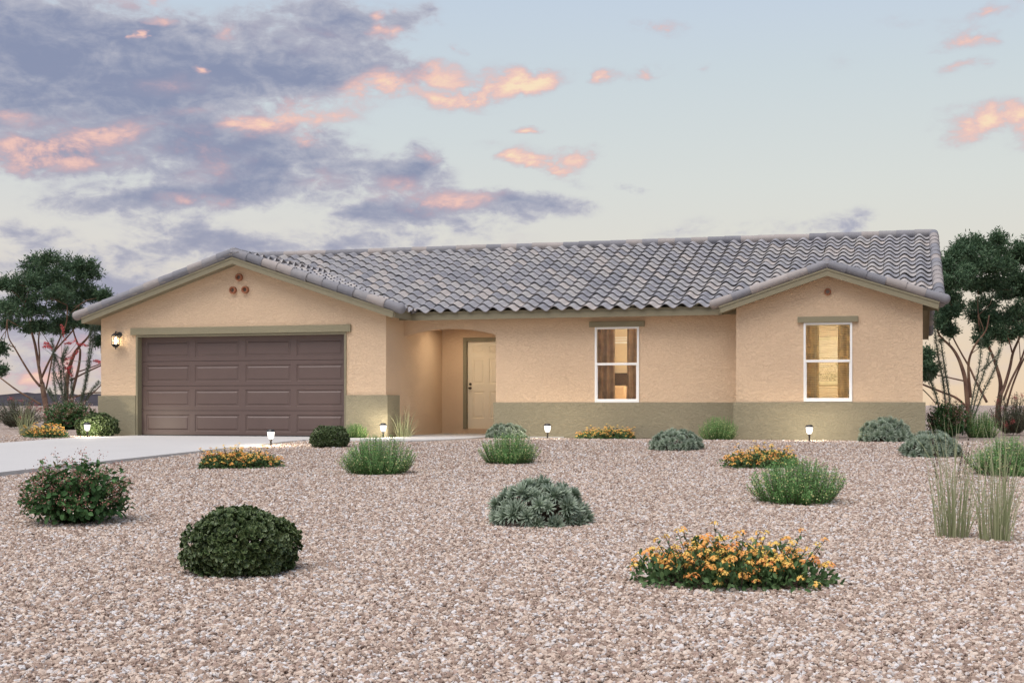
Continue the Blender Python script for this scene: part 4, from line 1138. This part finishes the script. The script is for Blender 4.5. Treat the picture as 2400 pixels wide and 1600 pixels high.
   [(15.361, 11.027, 0.301), (15.632, 11.136, 1.033), (15.814, 11.22, 1.392), (15.965, 11.295, 1.783), (16.087, 11.361, 2.252)] ,
   [(15.556, 11.083, 1.562), (15.735, 11.125, 1.702), (15.943, 11.177, 1.935), (16.018, 11.189, 2.09)] ,
],f=[
]),

}
def make_tree(name, d, label, seed):
    br = [(np.array(p), r0, r1) for p, r0, r1 in d['b']]
    x0, y0, _ = br[0][0][0]
    t = empty('multi_trunk_tree', (x0, y0, 0)); tag(t, label, 'tree', 'multi trunked trees behind the house')
    off = np.array([x0, y0, 0])
    g = G()
    def smooth(p):
        n = len(p)
        if n < 3: return p
        u = np.linspace(0, n-1, (n-1)*4+1); out = []
        for q in u:
            i = min(int(q), n-2); f = q-i
            a, b, c, e = p[max(i-1, 0)], p[i], p[i+1], p[min(i+2, n-1)]
            out.append(.5*((2*b)+(-a+c)*f+(2*a-5*b+4*c-e)*f*f+(-a+3*b-3*c+e)*f**3))
        return np.array(out)
    for k, (p, r0, r1) in enumerate(br):
        q = smooth(p)-off
        if k == 0: q = np.vstack([[q[0][0]-.03, q[0][1], -.15], q])
        rad = np.linspace(r0, r1, len(q))*(.68 if name in 'AB' else .56)
        if k == 0: rad[0] *= 1.3
        g.tube(q, rad, 9)
    ends = [p[-1]-off for p, _, _ in br]
    lv = G()
    for ci, (x, y, z, r) in enumerate(d['c']):
        c = np.array([x, y, z])-off
        # a bough from the nearest limb end into the clump, then twigs
        e = min(ends, key=lambda q: np.linalg.norm(q-c))
        near = np.linalg.norm(e-c) < 1.2
        if near:
            g.tube([e, (e+c)/2+RNG.normal(0, .06, 3), c], [.016, .012, .006], 5, False)
        r *= 1.08; ns = int(80*max(.4, r)**1.8)+14
        dd = rdir(ns); dd[:, 2] = np.abs(dd[:, 2])*.75+dd[:, 2]*.25
        rr = r*RNG.uniform(.35, 1.02, ns)**.75
        S = c + dd*rr[:, None]*[1, 1.15, .92]
        for k in range(ns):
            if near and RNG.random() < .25: g.tube([c, (c+S[k])/2+RNG.normal(0, .03, 3), S[k]], [.006, .005, .003], 4, False)
            m = int(RNG.integers(32, 48)); ax = unit(dd[k]+RNG.normal(0, .55, 3)+[0, 0, .15])
            u = RNG.uniform(-.13, .17, m)
            P = S[k]+ax*u[:, None]+RNG.normal(0, .058, (m, 3))
            D = unit(rdir(m)+ax*.8+[0, 0, -.15])
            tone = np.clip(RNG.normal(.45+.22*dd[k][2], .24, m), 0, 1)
            leaves(lv, P, D, rdir(m), RNG.uniform(.085, .16, m), RNG.uniform(.028, .044, m), 0, False, tone, .12)
    g.build('trunk', M['bark'], t, smooth=True)
    lv.build('crown', M['tree'], t)
    return t
make_tree('A', DATA['A'], 'left multi trunked tree with dense dark crown at the left picture edge', 1)
make_tree('B', DATA['B'], 'dark green tree directly behind the left corner of the garage', 2)
make_tree('C', DATA['C'], 'tree behind the right house corner with long low bare limbs', 3)
make_tree('D', DATA['D'], 'tall dense dark tree at the right picture edge', 4)

def make_ocotillo(d, label, thick, spiky, rb):
    p0 = np.array(d['s'][0][0]); t = empty('ocotillo', (p0[0], p0[1], 0)); off = np.array([p0[0], p0[1], 0])
    tag(t, label, 'desert shrub', 'ocotillos beside the house')
    lv = G(); fl = G()
    for p in d['s']:
        q = np.array(p)-off
        n = len(q); u = np.linspace(0, n-1, 40); i = np.minimum(u.astype(int), n-2); f = (u-i)[:, None]
        q = q[i]*(1-f)+q[i+1]*f
        k = np.ones(5)/5
        qs = q.copy()
        for a in range(3): qs[2:-2, a] = np.convolve(q[:, a], k, 'valid')
        L = np.sum(np.linalg.norm(np.diff(qs, axis=0), axis=1))
        g = G(); g.tube(qs, np.linspace(rb, rb*.5, 40), 7); g.build('cane', M['ocos'], t, smooth=True)
        m = int(L*thick); w = RNG.uniform(.0, 39, m)**1.0; i = np.minimum(w.astype(int), 38); f = (w-i)[:, None]
        P = qs[i]*(1-f)+qs[i+1]*f; T = unit(qs[i+1]-qs[i])
        out = unit(np.cross(T, rdir(m)))
        P = P+out*(rb*.8+RNG.uniform(0, .03, m)[:, None]*spiky)
        leaves(lv, P, out*.9+T*.55, T, RNG.uniform(.05, .085, m)*spiky, .022, 0, False)
    for p in d.get('f', []):
        q = np.array(p)-off; m = 85; u = RNG.uniform(0, len(q)-1.001, m); i = u.astype(int); f = (u-i)[:, None]
        P = q[i]*(1-f)+q[i+1]*f; leaves(fl, P, rdir(m), rdir(m), RNG.uniform(.05, .09, m), .022, 0, False)
        g = G(); b = np.array(d['s'][6][2])-off
        g.tube([b, (b+q[0])/2+[0, 0, -.05], q[0], q[-1]], [.009, .008, .007, .004], 5, False); g.build('flower_stalk', M['ocos'], t)
    lv.build('foliage', M['oco'], t)
    if d.get('f'): fl.build('blossom', M['redoc'], t)
    return t
make_ocotillo(DATA['OL'], 'ocotillo with red flower tips left of the garage corner', 420, 1.0, .022)
make_ocotillo(DATA['OR1'], 'ocotillo with three tall straight canes at the right house corner', 330, .85, .024)
make_ocotillo(DATA['OR2'], 'ocotillo with slanting forked canes in front of the right tree', 270, .85, .02)

# ------------------------------------------------------------------ loose gravel stones
def gravel_patch():
    g = G(); V = []; F = []; den = []
    c = math.cos(R(16.09)); s_ = math.sin(R(16.09)); cx, cy = 13.684, -26.404
    pts = {}; faces = []
    step = .3
    def vid(i, j):
        if (i, j) not in pts:
            x, y = i*step, j*step
            pts[(i, j)] = len(V); V.append((x, y, zg(y)+.001))
            dx, dy = x-cx, y-cy; dep = -s_*dx+c*dy
            den.append(1.0 if dep < 9.5 else max(.0, 1-(dep-9.5)/13)**1.2*.86+.14 if dep < 22.5 else .14)
        return pts[(i, j)]
    for j in range(int(-25/step), int(.9/step)):
        for i in range(int(-8/step), int(24/step)):
            x, y = (i+.5)*step, (j+.5)*step; dx, dy = x-cx, y-cy
            dep = -s_*dx+c*dy; lat = c*dx+s_*dy
            if dep < 4.6 or abs(lat) > .43*dep+.9: continue
            if x < DR+.17 and x > DL-.17: continue
            if y > -.25: continue
            if 2.4 < x < 5.6 and y > -2.85: continue
            F.append((vid(i, j), vid(i+1, j), vid(i+1, j+1), vid(i, j+1)))
    g.add(V, [np.array(F)], dens=np.array(den))
    o = g.build('gravel', M['gravel'])
    nt = bpy.data.node_groups.new('scatter_stones', 'GeometryNodeTree')
    nt.interface.new_socket('Geometry', in_out='INPUT', socket_type='NodeSocketGeometry')
    nt.interface.new_socket('Geometry', in_out='OUTPUT', socket_type='NodeSocketGeometry')
    gi = nt.nodes.new('NodeGroupInput'); go = nt.nodes.new('NodeGroupOutput')
    N = lambda t, **k: nd(nt, t, **k)
    L = nt.links.new
    da = N('GeometryNodeInputNamedAttribute', data_type='FLOAT'); da.inputs['Name'].default_value = 'dens'
    mu = N('ShaderNodeMath', operation='MULTIPLY'); mu.inputs[1].default_value = 3400; L(da.outputs['Attribute'], mu.inputs[0])
    dp = N('GeometryNodeDistributePointsOnFaces'); L(gi.outputs[0], dp.inputs['Mesh']); L(mu.outputs[0], dp.inputs['Density'])
    join = N('GeometryNodeGeometryToInstance')
    for k in range(5):
        ic = N('GeometryNodeMeshIcoSphere'); ic.inputs['Subdivisions'].default_value = 2 if k < 4 else 1; ic.inputs['Radius'].default_value = 1
        pos = N('GeometryNodeInputPosition')
        no = N('ShaderNodeTexNoise'); no.inputs['Scale'].default_value = .75; no.inputs['Detail'].default_value = 1
        va = N('ShaderNodeVectorMath', operation='ADD'); va.inputs[1].default_value = (k*7.3, k*3.1, k*1.7); L(pos.outputs[0], va.inputs[0]); L(va.outputs[0], no.inputs['Vector'])
        vs = N('ShaderNodeVectorMath', operation='SUBTRACT'); vs.inputs[1].default_value = (.5, .5, .5); L(no.outputs['Color'], vs.inputs[0])
        vm = N('ShaderNodeVectorMath', operation='SCALE'); vm.inputs['Scale'].default_value = 2.1; L(vs.outputs[0], vm.inputs[0])
        sp = N('GeometryNodeSetPosition'); L(ic.outputs['Mesh'], sp.inputs['Geometry']); L(vm.outputs[0], sp.inputs['Offset'])
        tr = N('GeometryNodeTransform'); tr.inputs['Scale'].default_value = [(1, .82, .7), (1.1, .78, .76), (.95, .92, .72), (1.05, .88, .84), (1, .78, .74)][k]; L(sp.outputs[0], tr.inputs['Geometry'])
        sm = N('GeometryNodeSetMaterial'); sm.inputs['Material'].default_value = M['stone']; L(tr.outputs[0], sm.inputs['Geometry'])
        L(sm.outputs[0], join.inputs[0])
    iop = N('GeometryNodeInstanceOnPoints'); iop.inputs['Pick Instance'].default_value = True
    L(dp.outputs['Points'], iop.inputs['Points']); L(join.outputs[0], iop.inputs['Instance'])
    rr = N('FunctionNodeRandomValue', data_type='FLOAT_VECTOR'); rr.inputs[0].default_value = (-.6, -.6, 0); rr.inputs[1].default_value = (.6, .6, 6.283); L(rr.outputs[0], iop.inputs['Rotation'])
    rs = N('FunctionNodeRandomValue', data_type='FLOAT'); rs.inputs[2].default_value = 0; rs.inputs[3].default_value = 1.0; rs.inputs['Seed'].default_value = 3
    pw = N('ShaderNodeMath', operation='POWER'); pw.inputs[1].default_value = 2.2; L(rs.outputs[1], pw.inputs[0])
    ma = N('ShaderNodeMath', operation='MULTIPLY_ADD'); ma.inputs[1].default_value = .0105; ma.inputs[2].default_value = .0080; L(pw.outputs[0], ma.inputs[0])
    L(ma.outputs[0], iop.inputs['Scale'])
    tz = N('FunctionNodeRandomValue', data_type='FLOAT_VECTOR'); tz.inputs[0].default_value = (0, 0, -.002); tz.inputs[1].default_value = (0, 0, .012); tz.inputs['Seed'].default_value = 9
    ti = N('GeometryNodeTranslateInstances'); ti.inputs['Local Space'].default_value = False; L(iop.outputs[0], ti.inputs[0]); L(tz.outputs[0], ti.inputs['Translation'])
    L(ti.outputs[0], go.inputs[0])
    md = o.modifiers.new('stones', 'NODES'); md.node_group = nt
    tag(o, 'loose pinkish tan and grey gravel stones covering the yard', 'gravel', kind='stuff')
    return o
gravel_patch()
# ------------------------------------------------------------------ camera
HEAD = R(16.0895)
cam = bpy.data.cameras.new('camera'); co_ = bpy.data.objects.new('camera', cam); COL.objects.link(co_)
cam.sensor_width = 36; cam.lens = 48.0; cam.shift_y = 149/2400; cam.clip_start = .1; cam.clip_end = 8000
co_.location = (13.684, -26.404, .672); co_.rotation_euler = (R(90), 0, HEAD)
scene.camera = co_

# ------------------------------------------------------------------ sky and light
SUN_EL, SUN_AZ = R(66), R(205)      # azimuth measured clockwise from +Y
w = bpy.data.worlds.new('World'); scene.world = w; w.use_nodes = True
nt = w.node_tree; nt.nodes.clear(); L = nt.links.new
out = nd(nt, 'ShaderNodeOutputWorld'); bg = nd(nt, 'ShaderNodeBackground'); L(bg.outputs[0], out.inputs[0])
geo = nd(nt, 'ShaderNodeTexCoord')
def mth(op, a, b=None, c=None, clamp=False):
    n = nd(nt, 'ShaderNodeMath', operation=op); n.use_clamp = clamp
    for i, v in enumerate((a, b, c)):
        if v is None: continue
        if isinstance(v, (int, float)): n.inputs[i].default_value = v
        else: L(v, n.inputs[i])
    return n.outputs[0]
sp = nd(nt, 'ShaderNodeSeparateXYZ'); L(geo.outputs['Generated'], sp.inputs[0])
az = mth('ARCTAN2', sp.outputs[0], sp.outputs[1])           # compass bearing, 0 = +Y
az = mth('ADD', az, float(HEAD))
el = mth('ARCSINE', sp.outputs[2])
uv = nd(nt, 'ShaderNodeCombineXYZ'); L(az, uv.inputs[0]); L(el, uv.inputs[1])
# ragged edges: shift the directions by turbulence before the cloud masses are looked up
wv = nd(nt, 'ShaderNodeMapping'); wv.inputs['Scale'].default_value = (1, 2.0, 1); L(uv.outputs[0], wv.inputs[0])
tb = noise(nt, 13, 5, .6, 0, wv.outputs[0])
ts = nd(nt, 'ShaderNodeVectorMath', operation='SUBTRACT'); ts.inputs[1].default_value = (.5, .5, .5); L(tb.outputs['Color'], ts.inputs[0])
tm = nd(nt, 'ShaderNodeVectorMath', operation='MULTIPLY'); tm.inputs[1].default_value = (.085, .030, 0); L(ts.outputs[0], tm.inputs[0])
wp = nd(nt, 'ShaderNodeVectorMath', operation='ADD'); L(uv.outputs[0], wp.inputs[0]); L(tm.outputs[0], wp.inputs[1])
def dirof(px, py):
    x, y = (px*2400/2352-1200)/3200, (949-py*2400/2352)/3200
    a = math.atan(x); return a, math.atan(y*math.cos(a))
def masses(lst):
    acc = None
    for px, py, rx, ry, rot, amp in lst:
        a, e = dirof(px, py)
        mp = nd(nt, 'ShaderNodeMapping', vector_type='TEXTURE'); L(wp.outputs[0], mp.inputs[0])
        mp.inputs['Location'].default_value = (a, e, 0); mp.inputs['Rotation'].default_value = (0, 0, R(rot)); mp.inputs['Scale'].default_value = (rx/3136, ry/3136, 1)
        gr = nd(nt, 'ShaderNodeTexGradient', gradient_type='SPHERICAL'); L(mp.outputs[0], gr.inputs[0])
        acc = mth('MULTIPLY_ADD', gr.outputs['Fac'], amp, acc if acc is not None else 0.0)
    return acc
def smooth(x, a, b):
    n = nd(nt, 'ShaderNodeMapRange', interpolation_type='SMOOTHSTEP'); L(x, n.inputs[0])
    n.inputs[1].default_value = a; n.inputs[2].default_value = b; n.inputs[3].default_value = 0; n.inputs[4].default_value = 1
    return n.outputs[0]
def mixc(f, a, b):
    n = nd(nt, 'ShaderNodeMix', data_type='RGBA'); n.clamp_factor = True
    if isinstance(f, (int, float)): n.inputs['Factor'].default_value = f
    else: L(f, n.inputs['Factor'])
    for s, v in (('A', a), ('B', b)):
        if isinstance(v, tuple): n.inputs[s].default_value = (*v, 1)
        else: L(v, n.inputs[s])
    return n.outputs['Result']
# clear sky: measured dusk gradient near the horizon, physical sky overhead
elr = mth('DIVIDE', el, 1.5708)
left = ramp(nt, elr, [(0, (.66, .55, .48)), (.035, (.70, .63, .57)), (.075, (.72, .70, .66)), (.12, (.63, .69, .71)), (.19, (.52, .62, .74)), (.30, (.44, .56, .76))]).outputs[0]
right = ramp(nt, elr, [(0, (.84, .64, .44)), (.03, (.80, .66, .50)), (.06, (.745, .71, .63)), (.10, (.69, .72, .69)), (.15, (.60, .68, .72)), (.19, (.54, .635, .76)), (.30, (.46, .58, .78))]).outputs[0]
grad = mixc(smooth(az, -.34, .30), left, right)
sky = nd(nt, 'ShaderNodeTexSky'); sky.sky_type = 'NISHITA'; sky.sun_disc = False
sky.sun_elevation = SUN_EL; sky.sun_rotation = SUN_AZ; sky.air_density = 1; sky.dust_density = 2; sky.ozone_density = 1
sk = nd(nt, 'ShaderNodeVectorMath', operation='SCALE'); sk.inputs['Scale'].default_value = .10; L(sky.outputs[0], sk.inputs[0])
base = mixc(smooth(el, .40, .95), grad, sk.outputs[0])

# cloud masses (px, py, rx, ry, tilt, amount): grey mauve bodies, then the parts the low sun reaches
D = masses([(640, 95, 340, 95, 2, .52), (330, 250, 250, 60, 5, .35), (560, 330, 200, 40, 4, .3), (104, 161, 408, 218, -4, 1.0), (28, 57, 190, 114, 0, 0.35), (455, 180, 341, 123, 2, 0.72), (720, 185, 275, 81, 4, 0.68), (777, 57, 265, 85, 0, 0.55), (948, 38, 114, 43, 0, 0.45), (934, 156, 142, 57, -8, 0.55), (313, 57, 246, 76, 0, 0.35), (588, 379, 313, 133, 4, 0.95), (351, 455, 313, 52, 2, 0.85), (446, 313, 190, 57, 4, 0.35), (910, 412, 180, 76, -4, 0.75), (1024, 474, 246, 40, 2, 0.85), (1232, 481, 142, 40, -4, 0.75), (853, 491, 171, 38, 0, 0.62), (948, 365, 95, 47, 20, 0.5), (76, 531, 123, 52, 4, 0.6), (398, 520, 180, 38, 0, 0.5), (417, 572, 199, 52, 2, 0.72), (806, 555, 275, 52, 0, 0.6), (559, 557, 161, 43, 0, 0.5), (265, 659, 246, 71, 0, 0.85), (190, 574, 142, 33, 0, 0.4), (57, 607, 161, 47, 0, 0.45), (218, 341, 313, 76, 4, 0.65), (57, 370, 152, 57, 4, 0.5), (1071, 517, 190, 38, 0, 0.4), (110, 740, 330, 110, 0, 0.95), (150, 850, 320, 60, 3, 0.5), (1740, 520, 140, 40, 3, 0.3), (1930, 514, 110, 42, -4, 0.5), (1600, 525, 110, 34, 0, 0.26), (1450, 432, 60, 18, -5, 0.45), (2150, 605, 100, 65, -6, 0.34), (1330, 420, 60, 30, 0, 0.25)])
PK = masses([(218, 327, 284, 66, 5, 0.85), (57, 368, 142, 52, 4, 0.75), (28, 270, 76, 27, 0, 0.5), (493, 370, 142, 62, 14, 0.45), (441, 462, 123, 28, -4, 0.8), (645, 275, 171, 47, 11, 0.95), (569, 294, 85, 28, 8, 0.5), (801, 232, 171, 62, 9, 0.65), (901, 201, 133, 57, 4, 0.9), (1000, 156, 114, 40, -12, 0.85), (1114, 204, 199, 56, 3, 1.12), (1223, 194, 123, 47, 2, 1.1), (1029, 235, 76, 38, 6, 1.1), (839, 28, 40, 32, 0, 0.9), (844, 71, 36, 25, 0, 0.9), (893, 82, 43, 23, 8, 0.9), (893, 16, 27, 17, 0, 0.85), (531, 85, 52, 34, 0, 0.75), (683, 95, 161, 47, 0, 0.38), (308, 92, 19, 17, 0, 1.0), (391, 14, 43, 23, 0, 0.75), (299, 24, 104, 36, 0, 0.42), (372, 54, 57, 17, 0, 0.6), (474, 174, 28, 13, 0, 1.0), (697, 316, 47, 23, 0, 1.0), (910, 428, 152, 44, -4, 0.62), (962, 362, 43, 23, 0, 0.75), (1048, 471, 161, 36, 2, 0.85), (1213, 370, 71, 32, 0, 0.85), (1261, 398, 47, 21, 0, 0.8), (1085, 112, 28, 21, 0, 0.8), (1133, 152, 66, 23, 6, 0.5), (1119, 334, 66, 19, 0, 0.35), (739, 408, 85, 28, 0, 0.45), (1194, 299, 38, 13, 0, 0.6), (455, 256, 85, 25, 8, 0.4), (379, 199, 190, 38, 0, 0.25), (150, 800, 340, 80, 0, 0.6), (150, 855, 260, 45, 3, 0.75), (1160, 552, 120, 22, 0, 0.6), (1260, 365, 130, 45, -4, 0.85), (1320, 348, 60, 30, 0, 0.8), (1290, 402, 80, 26, 0, 0.8), (1215, 372, 70, 26, 0, 0.8), (1510, 64, 75, 24, -4, 1.0), (1470, 165, 62, 28, 10, 1.0), (1392, 186, 40, 28, 30, 0.9), (1375, 170, 30, 16, 0, 0.5), (2195, 102, 80, 26, -5, 1.0), (2265, 45, 80, 30, 12, 0.9), (2195, 159, 60, 18, 8, 0.9), (2262, 160, 40, 15, 0, 0.6), (2060, 55, 80, 26, -6, 0.5), (2160, 70, 70, 24, 0, 0.45), (2235, 270, 105, 48, 8, 1.0), (2335, 268, 90, 62, 5, 1.1), (2225, 305, 80, 28, 12, 0.9), (2345, 320, 60, 30, 0, 0.7), (1950, 143, 80, 30, -6, 0.35), (2170, 610, 90, 45, 0, 0.5), (2230, 815, 260, 50, 2, 0.5), (2180, 870, 220, 26, 3, 0.4), (1200, 298, 50, 14, 0, 0.6), (1610, 158, 40, 14, 12, 0.6)])
cl = nd(nt, 'ShaderNodeMapping'); cl.inputs['Scale'].default_value = (1, 1.9, 1); cl.inputs['Location'].default_value = (3.1, .4, 0); L(uv.outputs[0], cl.inputs[0])
n1 = noise(nt, 22, 9, .60, .5, cl.outputs[0]); n2 = noise(nt, 60, 6, .62, .4, cl.outputs[0])
t1 = mth('SUBTRACT', n1.outputs['Fac'], .5); t2 = mth('SUBTRACT', n2.outputs['Fac'], .5)
tex = mth('MULTIPLY_ADD', t2, .75, t1)
# light from the low sun on the right: the same turbulence looked up a little way towards it
cl2 = nd(nt, 'ShaderNodeMapping'); cl2.inputs['Scale'].default_value = (1, 1.9, 1); cl2.inputs['Location'].default_value = (3.1+.009, .4-.016, 0); L(uv.outputs[0], cl2.inputs[0])
n3 = noise(nt, 22, 9, .60, .5, cl2.outputs[0])
rim = mth('SUBTRACT', n1.outputs['Fac'], n3.outputs['Fac'])
inside = smooth(D, .0, .28)
dens = mth('MULTIPLY_ADD', mth('MULTIPLY', tex, inside), 2.6, mth('MULTIPLY', D, 1.9))
alpha = mth('MULTIPLY', smooth(dens, .05, 1.02), .94)
pk = mth('ADD', mth('MULTIPLY', PK, mth('MULTIPLY_ADD', tex, 2.9, .92)), mth('MULTIPLY', mth('MULTIPLY', rim, 1.7), mth('MINIMUM', mth('ADD', PK, mth('MULTIPLY', D, .25)), 1.0)))
pa = mth('MULTIPLY', smooth(pk, .0, 1.12), .96)
dark = mixc(smooth(dens, .3, 2.1), (.51, .51, .58), (.235, .272, .41))
dark = mixc(smooth(el, .17, .06), dark, mixc(smooth(dens, .2, 1.6), (.62, .60, .62), (.36, .365, .47)))
pink = ramp(nt, mth('MULTIPLY', pk, .50), [(.0, (.52, .42, .50)), (.28, (.73, .47, .47)), (.58, (.89, .57, .49)), (.80, (.98, .69, .49)), (1.0, (1.0, .78, .51))]).outputs[0]
ccol = mixc(pa, dark, pink)
alpha = mth('MAXIMUM', alpha, mth('MULTIPLY', pa, .9))
final = mixc(alpha, base, ccol)
L(final, bg.inputs['Color']); bg.inputs['Strength'].default_value = .92

sun = bpy.data.lights.new('sun', 'SUN'); so = bpy.data.objects.new('sun', sun); COL.objects.link(so)
sun.energy = 3.2; sun.angle = R(60); sun.color = (1, .93, .86)
dvec = Vector((math.sin(SUN_AZ)*math.cos(SUN_EL), math.cos(SUN_AZ)*math.cos(SUN_EL), math.sin(SUN_EL)))
so.rotation_euler = (-dvec).to_track_quat('-Z', 'Y').to_euler(); so.location = (0, -30, 30)

scene.view_settings.view_transform = 'Standard'; scene.view_settings.look = 'None'
scene.view_settings.exposure = 0.12; scene.view_settings.gamma = 1.0
scene.render.engine = 'CYCLES'
cy = scene.cycles
cy.use_denoising = True
try: cy.denoiser = 'OPENIMAGEDENOISE'; cy.denoising_input_passes = 'RGB_ALBEDO_NORMAL'
except Exception: pass
cy.max_bounces = 8; cy.diffuse_bounces = 4; cy.glossy_bounces = 3; cy.transmission_bounces = 4; cy.transparent_max_bounces = 12
cy.sample_clamp_indirect = 6.0
cy.use_adaptive_sampling = True; cy.adaptive_threshold = .01
